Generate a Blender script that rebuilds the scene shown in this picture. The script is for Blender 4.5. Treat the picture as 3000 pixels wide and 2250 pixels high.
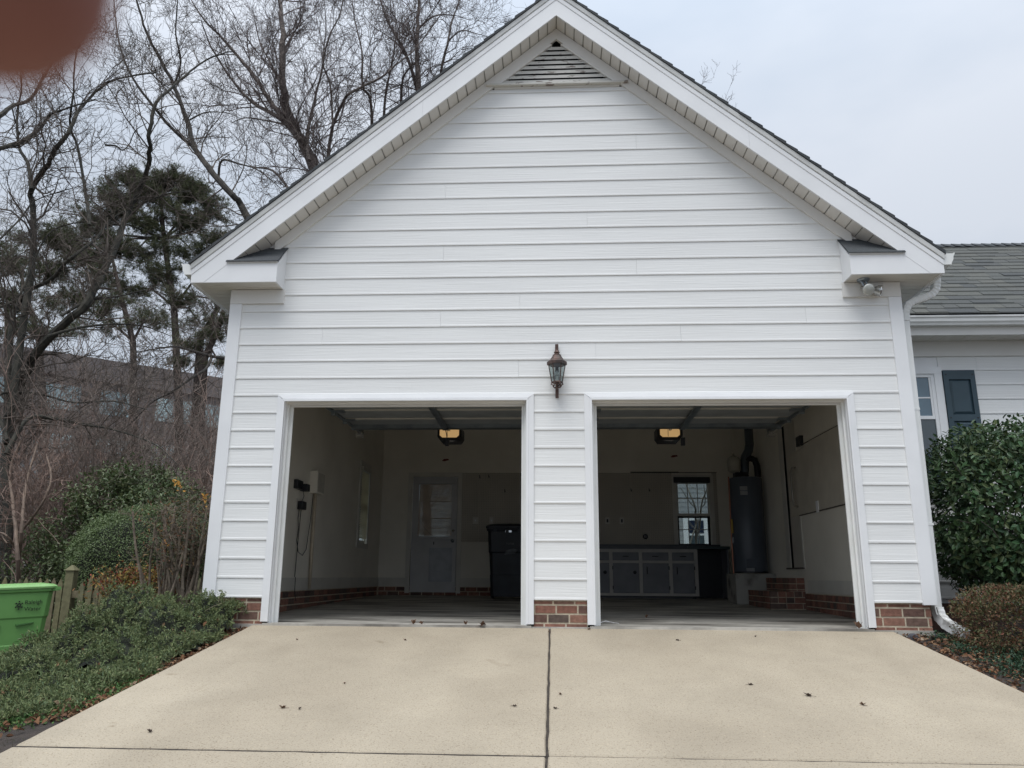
import bpy, math, random
from mathutils import Vector, Matrix, noise
import numpy as np
R = random.Random(7)
PI = math.pi
sc = bpy.context.scene
for o in list(bpy.data.objects): bpy.data.objects.remove(o)
C = sc.collection

# ------------------------------------------------------------------ camera, world, sun, exposure
LAP = .1778
FPX = 2295.956
CAM = Vector((0, -7.54997, .4583))
_p, _y, _r = (math.radians(a) for a in (13.81304, -3.07065, .40374))
_F = Vector((math.sin(_y)*math.cos(_p), math.cos(_y)*math.cos(_p), math.sin(_p)))
_Rt = Vector((math.cos(_y), -math.sin(_y), 0)); _Up = _Rt.cross(_F)
RT = _Rt*math.cos(_r)+_Up*math.sin(_r); UP = -_Rt*math.sin(_r)+_Up*math.cos(_r)
cd = bpy.data.cameras.new('camera'); cam = bpy.data.objects.new('camera', cd); C.objects.link(cam)
cam.matrix_world = Matrix(((RT.x, UP.x, -_F.x, CAM.x), (RT.y, UP.y, -_F.y, CAM.y), (RT.z, UP.z, -_F.z, CAM.z), (0, 0, 0, 1)))
cd.sensor_width = 5.553; cd.sensor_fit = 'HORIZONTAL'; cd.lens = 5.553*FPX/3000
cd.clip_start = .004; cd.clip_end = 900
cd.dof.use_dof = True; cd.dof.focus_distance = 8.5; cd.dof.aperture_fstop = 2.0
sc.camera = cam

w = bpy.data.worlds.new('World'); sc.world = w; w.use_nodes = True
nt = w.node_tree; nt.nodes.clear()
SUN_EL, SUN_AZ = math.radians(66), math.radians(200)
sky = nt.nodes.new('ShaderNodeTexSky'); sky.sky_type = 'NISHITA'; sky.sun_disc = False
sky.sun_elevation = SUN_EL; sky.sun_rotation = SUN_AZ; sky.altitude = 100; sky.dust_density = 3
tc = nt.nodes.new('ShaderNodeTexCoord'); sep = nt.nodes.new('ShaderNodeSeparateXYZ'); nt.links.new(tc.outputs['Generated'], sep.inputs[0])
mr = nt.nodes.new('ShaderNodeMapRange'); mr.inputs[1].default_value = 0; mr.inputs[2].default_value = 1
mr.inputs[3].default_value = 1.0; mr.inputs[4].default_value = 3.1    # overcast sky: brighter towards the zenith
pz = nt.nodes.new('ShaderNodeMath'); pz.operation = 'POWER'; pz.use_clamp = True; pz.inputs[1].default_value = 3.4; az = nt.nodes.new('ShaderNodeMath'); az.operation = 'MAXIMUM'; az.inputs[1].default_value = 0; nt.links.new(sep.outputs[2], az.inputs[0]); nt.links.new(az.outputs[0], pz.inputs[0]); nt.links.new(pz.outputs[0], mr.inputs[0])
nz = nt.nodes.new('ShaderNodeTexNoise'); nz.inputs['Scale'].default_value = 1.6; nz.inputs['Detail'].default_value = 5; nz.inputs['Roughness'].default_value = .5
mp = nt.nodes.new('ShaderNodeMapping'); mp.inputs['Scale'].default_value = (1, 1, 2.2); nt.links.new(tc.outputs['Generated'], mp.inputs[0]); nt.links.new(mp.outputs[0], nz.inputs['Vector'])
cr = nt.nodes.new('ShaderNodeValToRGB'); cr.color_ramp.elements[0].position = .36; cr.color_ramp.elements[1].position = .64
cr.color_ramp.elements[0].color = (.40, .465, .555, 1); cr.color_ramp.elements[1].color = (.56, .60, .665, 1); nt.links.new(nz.outputs[0], cr.inputs[0])
vm = nt.nodes.new('ShaderNodeVectorMath'); vm.operation = 'SCALE'; nt.links.new(cr.outputs[0], vm.inputs[0])
ml = nt.nodes.new('ShaderNodeMath'); ml.operation = 'MULTIPLY'; ml.inputs[1].default_value = 8.3; nt.links.new(mr.outputs[0], ml.inputs[0]); nt.links.new(ml.outputs[0], vm.inputs['Scale'])
mx = nt.nodes.new('ShaderNodeMixRGB'); mx.inputs[0].default_value = .95; nt.links.new(sky.outputs[0], mx.inputs[1]); nt.links.new(vm.outputs[0], mx.inputs[2])
bg = nt.nodes.new('ShaderNodeBackground'); bg.inputs[1].default_value = .1; nt.links.new(mx.outputs[0], bg.inputs[0])
wo = nt.nodes.new('ShaderNodeOutputWorld'); nt.links.new(bg.outputs[0], wo.inputs[0])
sl = bpy.data.lights.new('sun', 'SUN'); sl.energy = 1.5; sl.angle = math.radians(35); sl.color = (1, .975, .94)
so = bpy.data.objects.new('sun', sl); C.objects.link(so)
_d = Vector((math.sin(SUN_AZ)*math.cos(SUN_EL), math.cos(SUN_AZ)*math.cos(SUN_EL), math.sin(SUN_EL)))
so.rotation_euler = _d.to_track_quat('Z', 'Y').to_euler(); so.location = (0, -20, 30)
sc.view_settings.view_transform = 'Standard'; sc.view_settings.look = 'None'; sc.view_settings.exposure = 0.50; sc.view_settings.gamma = 1
sc.view_settings.use_curve_mapping = False

def at(x, y, Y):
    """the point on the plane at depth Y that the photograph shows at pixel (x, y)"""
    d = _F*FPX+RT*(x-1500)-UP*(y-1125); t = (Y-CAM.y)/d.y
    return CAM+d*t

# ------------------------------------------------------------------ materials
MT = {}
def mat(name, col, rough=.6, col2=None, scale=8, bump=0, bscale=60, spec=.5, metal=0, obvar=0, stretch=(1, 1, 1), detail=4, lo=.35, hi=.65, bdist=.01, trans=0, coord='Object'):
    if name in MT: return MT[name]
    m = bpy.data.materials.new(name); m.use_nodes = True; n = m.node_tree; b = n.nodes['Principled BSDF']
    b.inputs['Roughness'].default_value = rough; b.inputs['Metallic'].default_value = metal
    b.inputs['Specular IOR Level'].default_value = spec
    t = n.nodes.new('ShaderNodeTexCoord'); mpn = n.nodes.new('ShaderNodeMapping'); mpn.inputs['Scale'].default_value = stretch
    n.links.new(t.outputs[coord], mpn.inputs[0])
    last = None
    if col2 is None: col2 = tuple(c*.82 for c in col)
    nn = n.nodes.new('ShaderNodeTexNoise'); nn.inputs['Scale'].default_value = scale; nn.inputs['Detail'].default_value = detail
    n.links.new(mpn.outputs[0], nn.inputs['Vector'])
    r = n.nodes.new('ShaderNodeValToRGB'); r.color_ramp.elements[0].position = lo; r.color_ramp.elements[1].position = hi
    r.color_ramp.elements[0].color = (*col2, 1); r.color_ramp.elements[1].color = (*col, 1); n.links.new(nn.outputs[0], r.inputs[0])
    last = r.outputs[0]
    if obvar:
        oi = n.nodes.new('ShaderNodeObjectInfo'); mr_ = n.nodes.new('ShaderNodeMapRange'); mr_.inputs[3].default_value = 1-obvar; mr_.inputs[4].default_value = 1+obvar
        n.links.new(oi.outputs['Random'], mr_.inputs[0]); v = n.nodes.new('ShaderNodeVectorMath'); v.operation = 'SCALE'
        n.links.new(last, v.inputs[0]); n.links.new(mr_.outputs[0], v.inputs['Scale']); last = v.outputs[0]
    n.links.new(last, b.inputs['Base Color'])
    if bump:
        bn = n.nodes.new('ShaderNodeTexNoise'); bn.inputs['Scale'].default_value = bscale; bn.inputs['Detail'].default_value = 4
        n.links.new(mpn.outputs[0], bn.inputs['Vector']); bb = n.nodes.new('ShaderNodeBump'); bb.inputs['Strength'].default_value = bump; bb.inputs['Distance'].default_value = bdist
        n.links.new(bn.outputs[0], bb.inputs['Height']); n.links.new(bb.outputs[0], b.inputs['Normal'])
    if trans:
        tr = n.nodes.new('ShaderNodeBsdfTranslucent'); n.links.new(last, tr.inputs[0]); ms = n.nodes.new('ShaderNodeMixShader'); ms.inputs[0].default_value = trans
        out = n.nodes['Material Output']; n.links.new(b.outputs[0], ms.inputs[1]); n.links.new(tr.outputs[0], ms.inputs[2]); n.links.new(ms.outputs[0], out.inputs[0])
    MT[name] = m; return m

def rampmat(name, cols, rough=.7, scale=30, bump=.3, bscale=60, src='object', bdist=.005, spec=.3, trans=0, noise_mix=.25):
    """colour picked per object (src object) or per loose piece (src island) out of a row of colours"""
    m = bpy.data.materials.new(name); m.use_nodes = True; n = m.node_tree; b = n.nodes['Principled BSDF']; b.inputs['Roughness'].default_value = rough; b.inputs['Specular IOR Level'].default_value = spec
    if src == 'object': s = n.nodes.new('ShaderNodeObjectInfo').outputs['Random']
    else: s = n.nodes.new('ShaderNodeNewGeometry').outputs['Random Per Island']
    r = n.nodes.new('ShaderNodeValToRGB'); r.color_ramp.interpolation = 'LINEAR'
    while len(r.color_ramp.elements) < len(cols): r.color_ramp.elements.new(.5)
    for i, c in enumerate(cols): r.color_ramp.elements[i].position = i/(len(cols)-1); r.color_ramp.elements[i].color = (*c, 1)
    n.links.new(s, r.inputs[0])
    t = n.nodes.new('ShaderNodeTexCoord'); nn = n.nodes.new('ShaderNodeTexNoise'); nn.inputs['Scale'].default_value = scale; nn.inputs['Detail'].default_value = 5; n.links.new(t.outputs['Object'], nn.inputs['Vector'])
    mr_ = n.nodes.new('ShaderNodeMapRange'); mr_.inputs[1].default_value = .3; mr_.inputs[2].default_value = .7; mr_.inputs[3].default_value = 1-noise_mix; mr_.inputs[4].default_value = 1+noise_mix; n.links.new(nn.outputs[0], mr_.inputs[0])
    v = n.nodes.new('ShaderNodeVectorMath'); v.operation = 'SCALE'; n.links.new(r.outputs[0], v.inputs[0]); n.links.new(mr_.outputs[0], v.inputs['Scale']); n.links.new(v.outputs[0], b.inputs['Base Color'])
    if bump:
        bn = n.nodes.new('ShaderNodeTexNoise'); bn.inputs['Scale'].default_value = bscale; n.links.new(t.outputs['Object'], bn.inputs['Vector']); bb = n.nodes.new('ShaderNodeBump'); bb.inputs['Strength'].default_value = bump; bb.inputs['Distance'].default_value = bdist
        n.links.new(bn.outputs[0], bb.inputs['Height']); n.links.new(bb.outputs[0], b.inputs['Normal'])
    if trans:
        tr = n.nodes.new('ShaderNodeBsdfTranslucent'); n.links.new(v.outputs[0], tr.inputs[0]); ms = n.nodes.new('ShaderNodeMixShader'); ms.inputs[0].default_value = trans
        out = n.nodes['Material Output']; n.links.new(b.outputs[0], ms.inputs[1]); n.links.new(tr.outputs[0], ms.inputs[2]); n.links.new(ms.outputs[0], out.inputs[0])
    MT[name] = m; return m

def plank_material():
    m = mat('siding_paint', (.80, .808, .80), .55, (.75, .757, .75), scale=1.2, obvar=.012, stretch=(.5, 1, 3))
    n = m.node_tree; b = n.nodes['Principled BSDF']; t = n.nodes.new('ShaderNodeTexCoord'); mpn = n.nodes.new('ShaderNodeMapping'); mpn.inputs['Scale'].default_value = (1.3, 1.3, 55)
    oi = n.nodes.new('ShaderNodeObjectInfo'); vv = n.nodes.new('ShaderNodeVectorMath'); vv.operation = 'SCALE'; vv.inputs[0].default_value = (13, 7, 29); n.links.new(oi.outputs['Random'], vv.inputs['Scale'])
    n.links.new(vv.outputs[0], mpn.inputs['Location']); n.links.new(t.outputs['Object'], mpn.inputs[0])
    nn = n.nodes.new('ShaderNodeTexNoise'); nn.inputs['Scale'].default_value = 1.6; nn.inputs['Detail'].default_value = 3; nn.inputs['Distortion'].default_value = .6; n.links.new(mpn.outputs[0], nn.inputs['Vector'])
    bb = n.nodes.new('ShaderNodeBump'); bb.inputs['Strength'].default_value = .55; bb.inputs['Distance'].default_value = .004; n.links.new(nn.outputs[0], bb.inputs['Height']); n.links.new(bb.outputs[0], b.inputs['Normal'])
    return m

def concrete_material():
    m = bpy.data.materials.new('driveway_concrete'); m.use_nodes = True; n = m.node_tree; b = n.nodes['Principled BSDF']; b.inputs['Roughness'].default_value = .85; b.inputs['Specular IOR Level'].default_value = .25
    t = n.nodes.new('ShaderNodeTexCoord'); L = n.links.new
    def nse(sc_, det, dist=0, st=(1, 1, 1)):
        mpn = n.nodes.new('ShaderNodeMapping'); mpn.inputs['Scale'].default_value = st; L(t.outputs['Object'], mpn.inputs[0])
        q = n.nodes.new('ShaderNodeTexNoise'); q.inputs['Scale'].default_value = sc_; q.inputs['Detail'].default_value = det; q.inputs['Distortion'].default_value = dist; L(mpn.outputs[0], q.inputs['Vector']); return q.outputs[0]
    def ramp(f, a, c1, d, c2):
        r = n.nodes.new('ShaderNodeValToRGB'); r.color_ramp.elements[0].position = a; r.color_ramp.elements[1].position = d; r.color_ramp.elements[0].color = (*c1, 1); r.color_ramp.elements[1].color = (*c2, 1); L(f, r.inputs[0]); return r.outputs[0]
    def mul(a, c, f=1):
        q = n.nodes.new('ShaderNodeMixRGB'); q.blend_type = 'MULTIPLY'; q.inputs[0].default_value = f; L(a, q.inputs[1]); L(c, q.inputs[2]); return q.outputs[0]
    base = ramp(nse(1.1, 5, .5), .25, (.385, .33, .25), .75, (.435, .378, .29))
    blot = ramp(nse(2.2, 6, .4), .35, (.925, .925, .925), .62, (1, 1, 1))
    speck = ramp(nse(110, 2), .33, (.66, .63, .60), .42, (1, 1, 1))
    light = ramp(nse(95, 2), .6, (1, 1, 1), .72, (1.25, 1.22, 1.15))
    streak = ramp(nse(9, 4, 0, (.8, 1.6, 1)), .28, (.88, .86, .84), .44, (1, 1, 1))
    vor = n.nodes.new('ShaderNodeTexVoronoi'); vor.inputs['Scale'].default_value = 34; L(t.outputs['Object'], vor.inputs['Vector'])
    pits = ramp(vor.outputs['Distance'], .06, (.42, .36, .3), .16, (1, 1, 1))
    gate = ramp(nse(3, 3), .45, (1, 1, 1), .6, (0, 0, 0))
    gx = n.nodes.new('ShaderNodeMixRGB'); L(gate, gx.inputs[0]); L(pits, gx.inputs[1]); gx.inputs[2].default_value = (1, 1, 1, 1)
    tyre = n.nodes.new('ShaderNodeMixRGB'); tyre.blend_type = 'MIX'; tyre.inputs[1].default_value = (1, 1, 1, 1); L(ramp(nse(.55, 5, .8, (1.6, .45, 1)), .38, (.86, .855, .85), .58, (1, 1, 1)), tyre.inputs[2]); tyre.inputs[0].default_value = .8
    drips = ramp(nse(1.7, 7, 1.5), .27, (.80, .78, .75), .33, (1, 1, 1))
    c = mul(mul(mul(mul(mul(mul(base, blot), speck), light), tyre.outputs[0]), drips), gx.outputs[0])
    L(c, b.inputs['Base Color'])
    bb = n.nodes.new('ShaderNodeBump'); bb.inputs['Strength'].default_value = .5; bb.inputs['Distance'].default_value = .004; L(nse(60, 5), bb.inputs['Height']); L(bb.outputs[0], b.inputs['Normal'])
    return m

def floor_material():
    m = bpy.data.materials.new('garage_floor_concrete'); m.use_nodes = True; n = m.node_tree; b = n.nodes['Principled BSDF']; b.inputs['Roughness'].default_value = .6
    t = n.nodes.new('ShaderNodeTexCoord'); L = n.links.new; cur = None
    for st, sc_, a, c1, d, c2 in (((1, 1, 1), 2, .3, (.42, .40, .36), .7, (.54, .515, .46)), ((.7, 2.6, 1), 1.3, .36, (.30, .29, .28), .56, (1, 1, 1)), ((1, 1, 1), 14, .3, (.8, .8, .8), .6, (1, 1, 1))):
        mpn = n.nodes.new('ShaderNodeMapping'); mpn.inputs['Scale'].default_value = st; L(t.outputs['Object'], mpn.inputs[0])
        q = n.nodes.new('ShaderNodeTexNoise'); q.inputs['Scale'].default_value = sc_; q.inputs['Detail'].default_value = 5; L(mpn.outputs[0], q.inputs['Vector'])
        r = n.nodes.new('ShaderNodeValToRGB'); r.color_ramp.elements[0].position = a; r.color_ramp.elements[1].position = d; r.color_ramp.elements[0].color = (*c1, 1); r.color_ramp.elements[1].color = (*c2, 1); L(q.outputs[0], r.inputs[0])
        if cur is None: cur = r.outputs[0]
        else:
            x = n.nodes.new('ShaderNodeMixRGB'); x.blend_type = 'MULTIPLY'; x.inputs[0].default_value = 1; L(cur, x.inputs[1]); L(r.outputs[0], x.inputs[2]); cur = x.outputs[0]
    L(cur, b.inputs['Base Color']); return m

M_PLANK = plank_material()
M_TRIM = mat('trim_paint', (.82, .83, .84), .42, (.77, .78, .79), scale=2.5)
M_SOFFIT = mat('soffit_vinyl', (.72, .70, .66), .5, (.67, .65, .61), scale=3)
M_FRIEZE = mat('frieze_paint', (.77, .76, .735), .5, (.72, .71, .68), scale=2)
M_GUTTER = mat('gutter_enamel', (.80, .81, .80), .35, (.74, .75, .73), scale=4)
M_SEAM = mat('groove_shade', (.42, .41, .385), .9)
M_CONC = concrete_material()
M_FLOOR = floor_material()
M_MORTAR = mat('mortar', (.60, .53, .40), .95, (.46, .40, .31), scale=20, bump=.5, bscale=120)
M_BRICK = rampmat('fired_brick', [(.08, .062, .055), (.21, .10, .072), (.27, .13, .095), (.19, .10, .075), (.105, .082, .07), (.24, .13, .095), (.29, .15, .11), (.16, .08, .06)], .88, 25, .6, 90)
M_SHINGLE = rampmat('asphalt_shingle', [(.088, .092, .088), (.102, .105, .098), (.080, .084, .083), (.112, .114, .103), (.094, .099, .093), (.074, .079, .080)], .92, 90, .5, 160, noise_mix=.2)
M_SHINGLED = rampmat('dark_shingle', [(.05, .055, .06), (.075, .08, .085), (.06, .068, .072)], .9, 90, .5, 160)
M_DRY = mat('interior_plaster', (.78, .745, .66), .85, (.69, .655, .575), scale=1.3)
M_TRIMIN = mat('interior_trim', (.62, .60, .54), .6, (.55, .53, .48), scale=3)
M_DARKM = mat('galvanised_steel', (.30, .34, .37), .38, (.22, .25, .28), scale=6, metal=.75)
M_DOORP = mat('garage_door_steel', (.34, .36, .37), .5, (.28, .30, .31), scale=5)
M_BLACK = mat('black_plastic', (.012, .014, .018), .38, (.02, .022, .026), scale=5)
M_BLACKM = mat('black_metal', (.02, .02, .022), .45, metal=.5)
M_GLASS = mat('window_glass', (.055, .075, .085), .04, (.04, .06, .07), scale=1.5, spec=1)
M_SOIL = mat('bare_soil', (.055, .042, .034), .95, (.030, .024, .020), scale=7, bump=1, bscale=40, bdist=.03)

# ------------------------------------------------------------------ geometry helpers
ORG = {}
class MB:
    def __init__(s): s.v = []; s.f = []
    def add(s, vs, fs):
        b = len(s.v); s.v += [tuple(q) for q in vs]; s.f += [tuple(i+b for i in f) for f in fs]; return s
    def box(s, x0, x1, y0, y1, z0, z1):
        return s.add([(x0, y0, z0), (x1, y0, z0), (x1, y1, z0), (x0, y1, z0), (x0, y0, z1), (x1, y0, z1), (x1, y1, z1), (x0, y1, z1)],
                     [(0, 3, 2, 1), (4, 5, 6, 7), (0, 1, 5, 4), (1, 2, 6, 5), (2, 3, 7, 6), (3, 0, 4, 7)])
    def hull8(s, p): return s.add(p, [(0, 3, 2, 1), (4, 5, 6, 7), (0, 1, 5, 4), (1, 2, 6, 5), (2, 3, 7, 6), (3, 0, 4, 7)])
    def loft(s, A, B):
        """two matching polygons joined, both ends capped"""
        n = len(A); return s.add(list(A)+list(B), [tuple(range(n-1, -1, -1)), tuple(range(n, 2*n))]+[(i, (i+1) % n, n+(i+1) % n, n+i) for i in range(n)])
    def rings(s, rr, cap=True, closed=True):
        n = len(rr[0]); vs = [q for r in rr for q in r]; fs = []
        for k in range(len(rr)-1):
            for i in range(n if closed else n-1): j = (i+1) % n; fs.append((k*n+i, k*n+j, (k+1)*n+j, (k+1)*n+i))
        if cap: fs += [tuple(range(n-1, -1, -1)), tuple(range((len(rr)-1)*n, len(rr)*n))]
        return s.add(vs, fs)
    def tube(s, P, rad, n=6, cap=True):
        P = [Vector(p) for p in P]; rr = []
        if not hasattr(rad, '__len__'): rad = [rad]*len(P)
        u = None
        for i, p in enumerate(P):
            d = (P[min(i+1, len(P)-1)]-P[max(i-1, 0)])
            if d.length < 1e-9: d = Vector((0, 0, 1))
            d.normalize()
            if u is None: u = d.orthogonal().normalized()
            else:
                u = u-d*u.dot(d)
                u = u.normalized() if u.length > 1e-6 else d.orthogonal().normalized()
            v = d.cross(u); rr.append([p+(u*math.cos(2*PI*k/n)+v*math.sin(2*PI*k/n))*rad[i] for k in range(n)])
        return s.rings(rr, cap)
    def lathe(s, prof, c=(0, 0, 0), n=16, rot=0, sx=1, sy=1):
        return s.rings([[(c[0]+sx*r*math.cos(rot+2*PI*k/n), c[1]+sy*r*math.sin(rot+2*PI*k/n), c[2]+z) for k in range(n)] for r, z in prof])
    def xform(s, M, start=0):
        s.v[start:] = [tuple(M @ Vector(q)) for q in s.v[start:]]; return s
    def mesh(s, name, m, off=Vector((0, 0, 0)), smooth=False):
        me = bpy.data.meshes.new(name); a = np.array(s.v, dtype=np.float32).reshape(-1, 3)-np.array(off, dtype=np.float32)
        me.vertices.add(len(a)); me.vertices.foreach_set('co', a.ravel())
        ln = np.array([len(f) for f in s.f], dtype=np.int32); idx = np.array([i for f in s.f for i in f], dtype=np.int32)
        me.loops.add(len(idx)); me.loops.foreach_set('vertex_index', idx); me.polygons.add(len(ln))
        st = np.zeros(len(ln), dtype=np.int32); st[1:] = np.cumsum(ln)[:-1]; me.polygons.foreach_set('loop_start', st); me.polygons.foreach_set('loop_total', ln)
        me.polygons.foreach_set('use_smooth', np.full(len(ln), bool(smooth)))
        me.update(calc_edges=True); me.validate(); me.materials.append(m); return me
    def build(s, name, m, parent=None, smooth=False, bevel=0, autos=0, loc=None):
        off = ORG.get(parent.name, Vector((0, 0, 0))) if parent else Vector(loc or (0, 0, 0))
        me = s.mesh(name, m, off, smooth); o = bpy.data.objects.new(name, me); C.objects.link(o)
        if parent: o.parent = parent; ORG[o.name] = off
        else: o.location = off; ORG[o.name] = off
        if bevel:
            bv = o.modifiers.new('bevel', 'BEVEL'); bv.width = bevel; bv.segments = 2; bv.limit_method = 'ANGLE'; bv.angle_limit = math.radians(40)
        if autos:
            me.polygons.foreach_set('use_smooth', np.ones(len(me.polygons), dtype=bool)); me.set_sharp_from_angle(angle=math.radians(autos))
        return o
def tag(o, label=None, cat=None, group=None, kind=None):
    if label: o['label'] = label
    if cat: o['category'] = cat
    if group: o['group'] = group
    if kind: o['kind'] = kind
    return o
def thing(name, label, cat, loc=(0, 0, 0), rz=0, group=None):
    o = bpy.data.objects.new(name, None); o.empty_display_size = .2; C.objects.link(o); o.location = loc; o.rotation_euler = (0, 0, rz)
    ORG[o.name] = Vector(loc) if not rz else Vector((0, 0, 0))
    if rz: ORG[o.name] = Vector((0, 0, 0))
    return tag(o, label, cat, group)
def inst(o, name, loc, rot=(0, 0, 0), sc_=(1, 1, 1), parent=None):
    """another object on the same mesh"""
    c = bpy.data.objects.new(name, o.data if hasattr(o, 'data') else o); C.objects.link(c)
    off = ORG.get(parent.name, Vector((0, 0, 0))) if parent else Vector((0, 0, 0))
    c.location = Vector(loc)-off; c.rotation_euler = rot; c.scale = sc_
    if parent: c.parent = parent; ORG[c.name] = off
    return c
def copy_tree(o, parent=None):
    c = o.copy(); C.objects.link(c)
    if parent: c.parent = parent
    for ch in list(o.children): copy_tree(ch, c)
    return c
def bx(name, m, par, *a, **k): return MB().box(*a).build(name, m, par, **k)

# ------------------------------------------------------------------ ground, driveway
def cl(v, a, b): return max(a, min(b, v))
def gz(x, y):
    z = -.13*cl(-y, 0, 14) if y < 0 else 0
    d = -2.83-x
    if d > 0: z -= .12*min(d, 1.1)+.24*cl(d-1.1, 0, 2.3)
    e = x-3.05
    if e > 0: z -= .03*min(e, 3)
    if d <= 0 and e <= 0: z -= .10
    elif -9 < y < 9: z -= .035
    if y > 12: z -= .02*cl(y-12, 0, 60)
    return z
def axis(breaks):
    out = []
    for a, b, st in breaks:
        k = max(1, round((b-a)/st)); out += [a+(b-a)*i/k for i in range(k)]
    return out+[breaks[-1][1]]
xs = axis([(-300, -40, 40), (-40, -8, 4), (-8, -2.84, .12), (-2.84, -2.82, .02), (-2.82, 3.04, .8), (3.04, 3.06, .02), (3.06, 7, .12), (7, 40, 4), (40, 300, 40)])
ys = axis([(-60, -9, 6), (-9, 3, .15), (3, 12, .6), (12, 40, 4), (40, 400, 40)])
g = MB(); vs = []
for y in ys:
    for x in xs:
        n_ = noise.noise(Vector((x*1.3, y*1.3, 0)))*.03+noise.noise(Vector((x*6, y*6, 3)))*.012 if (x < -2.9 or x > 3.1) and -9 < y < 12 and abs(x) < 9 else 0
        vs.append((x, y, gz(x, y)+n_))
nx = len(xs)
g.add(vs, [(j*nx+i, j*nx+i+1, (j+1)*nx+i+1, (j+1)*nx+i) for j in range(len(ys)-1) for i in range(nx-1)])
tag(g.build('ground', M_SOIL, smooth=True), kind='structure', label='dark bare soil ground around the garage')

drive = tag(thing('driveway', 'pale concrete driveway sloping up to the garage', None), kind='structure')
def slab(x0, x1, y0, y1, seed):
    """one concrete slab; its edges waver a little, the arrises are worn round"""
    rr = random.Random(seed); top = []; n = 26
    def seg(a, b, k):
        return [(a[0]+(b[0]-a[0])*i/k+rr.uniform(-.003, .003), a[1]+(b[1]-a[1])*i/k+rr.uniform(-.005, .005)) for i in range(k)]
    P = seg((x0, y0), (x1, y0), n)+seg((x1, y0), (x1, y1), n)+seg((x1, y1), (x0, y1), n)+seg((x0, y1), (x0, y0), n)
    cx, cy = (x0+x1)/2, (y0+y1)/2
    def z(p): return .13*p[1]+.004
    def ring(off, dz): return [(p[0]-off*(1 if p[0] > cx else -1)*(1 if min(abs(p[0]-x0), abs(p[0]-x1)) < .02 else 0), p[1]-off*(1 if p[1] > cy else -1)*(1 if min(abs(p[1]-y0), abs(p[1]-y1)) < .02 else 0), z(p)+dz) for p in P]
    m = MB().rings([ring(0, -.11), ring(0, -.008), ring(.008, 0)], cap=True)
    return m.build('concrete_slab', M_CONC, drive)
slab(-2.83, -.048, -3.235, -.02, 1); slab(-.034, 3.05, -3.235, -.02, 2)
slab(-2.83, -.050, -6.6, -3.268, 3); slab(-.036, 3.05, -6.6, -3.258, 4)
slab(-2.83, -.050, -10, -6.615, 5); slab(-.036, 3.05, -10, -6.615, 6)
jf = MB()
for a, b, c_, d in ((-.05, -.03, -10, -.03), (-2.83, 3.05, -3.268, -3.235), (-2.83, 3.05, -6.62, -6.6)):
    jf.hull8([(a, c_, .13*c_-.05), (b, c_, .13*c_-.05), (b, d, .13*d-.05), (a, d, .13*d-.05), (a, c_, .13*c_-.003), (b, c_, .13*c_-.003), (b, d, .13*d-.003), (a, d, .13*d-.003)])
jf.build('joint_filler', mat('joint_filler', (.06, .048, .036), .95, (.028, .022, .018), scale=40, bump=1, bscale=90, bdist=.01), drive)

# ------------------------------------------------------------------ garage shell
CX = .06; SL = .843
XL, XR = -3.33, 3.454
G = thing('garage', 'white two-bay garage with steep gable, open doors and brick base', 'garage', (CX, 0, 0))
OP = ((-2.678, -.26), (.38, 2.823)); DT = 2.146          # door openings, casing inner edge
def fz(x, apex): return apex-SL*abs(x-CX)
W = MB()
W.box(XL+.02, -2.70, .004, .12, .26, 3.3); W.box(-.245, .365, .004, .12, .26, 2.2); W.box(2.845, XR-.02, .004, .12, .26, 3.3)
W.box(-2.70, -.245, .004, .12, 2.2, 3.3); W.box(.365, 2.845, .004, .12, 2.2, 3.3); W.box(-.245, .365, .004, .12, 2.2, 3.3)
zt = 3.3; A = [(XL+.02, .004, zt), (XR-.02, .004, zt), (XR-.02, .004, fz(XR, 6.45)), (CX, .004, 6.45), (XL+.02, .004, fz(XR, 6.45))]
# gable sheathing left open behind the louvre
W.loft(A[:2]+[(XR-.02, .004, fz(XR, 6.45)), (CX+.9, .004, 5.62), (CX-.9, .004, 5.62), (XL+.02, .004, fz(XR, 6.45))], [(p[0], .12, p[2]) for p in A[:2]+[(XR-.02, 0, fz(XR, 6.45)), (CX+.9, 0, 5.62), (CX-.9, 0, 5.62), (XL+.02, 0, fz(XR, 6.45))]])
W.box(XL+.02, XL+.07, .12, 5.33, .26, 3.3); W.box(XL+.02, XL+.07, 5.90, 7.12, .26, 3.3); W.box(XL+.02, XL+.07, 5.33, 5.90, .26, .98); W.box(XL+.02, XL+.07, 5.33, 5.90, 2.26, 3.3); W.box(XR-.10, XR-.02, .12, 3.2, .26, 3.3); W.box(XR-.10, XR-.02, 4.02, 7.12, .26, 3.3); W.box(XR-.1, XR-.02, 3.2, 4.02, 2.62, 3.3)
W.build('wall_sheathing', M_TRIM, G)

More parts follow.
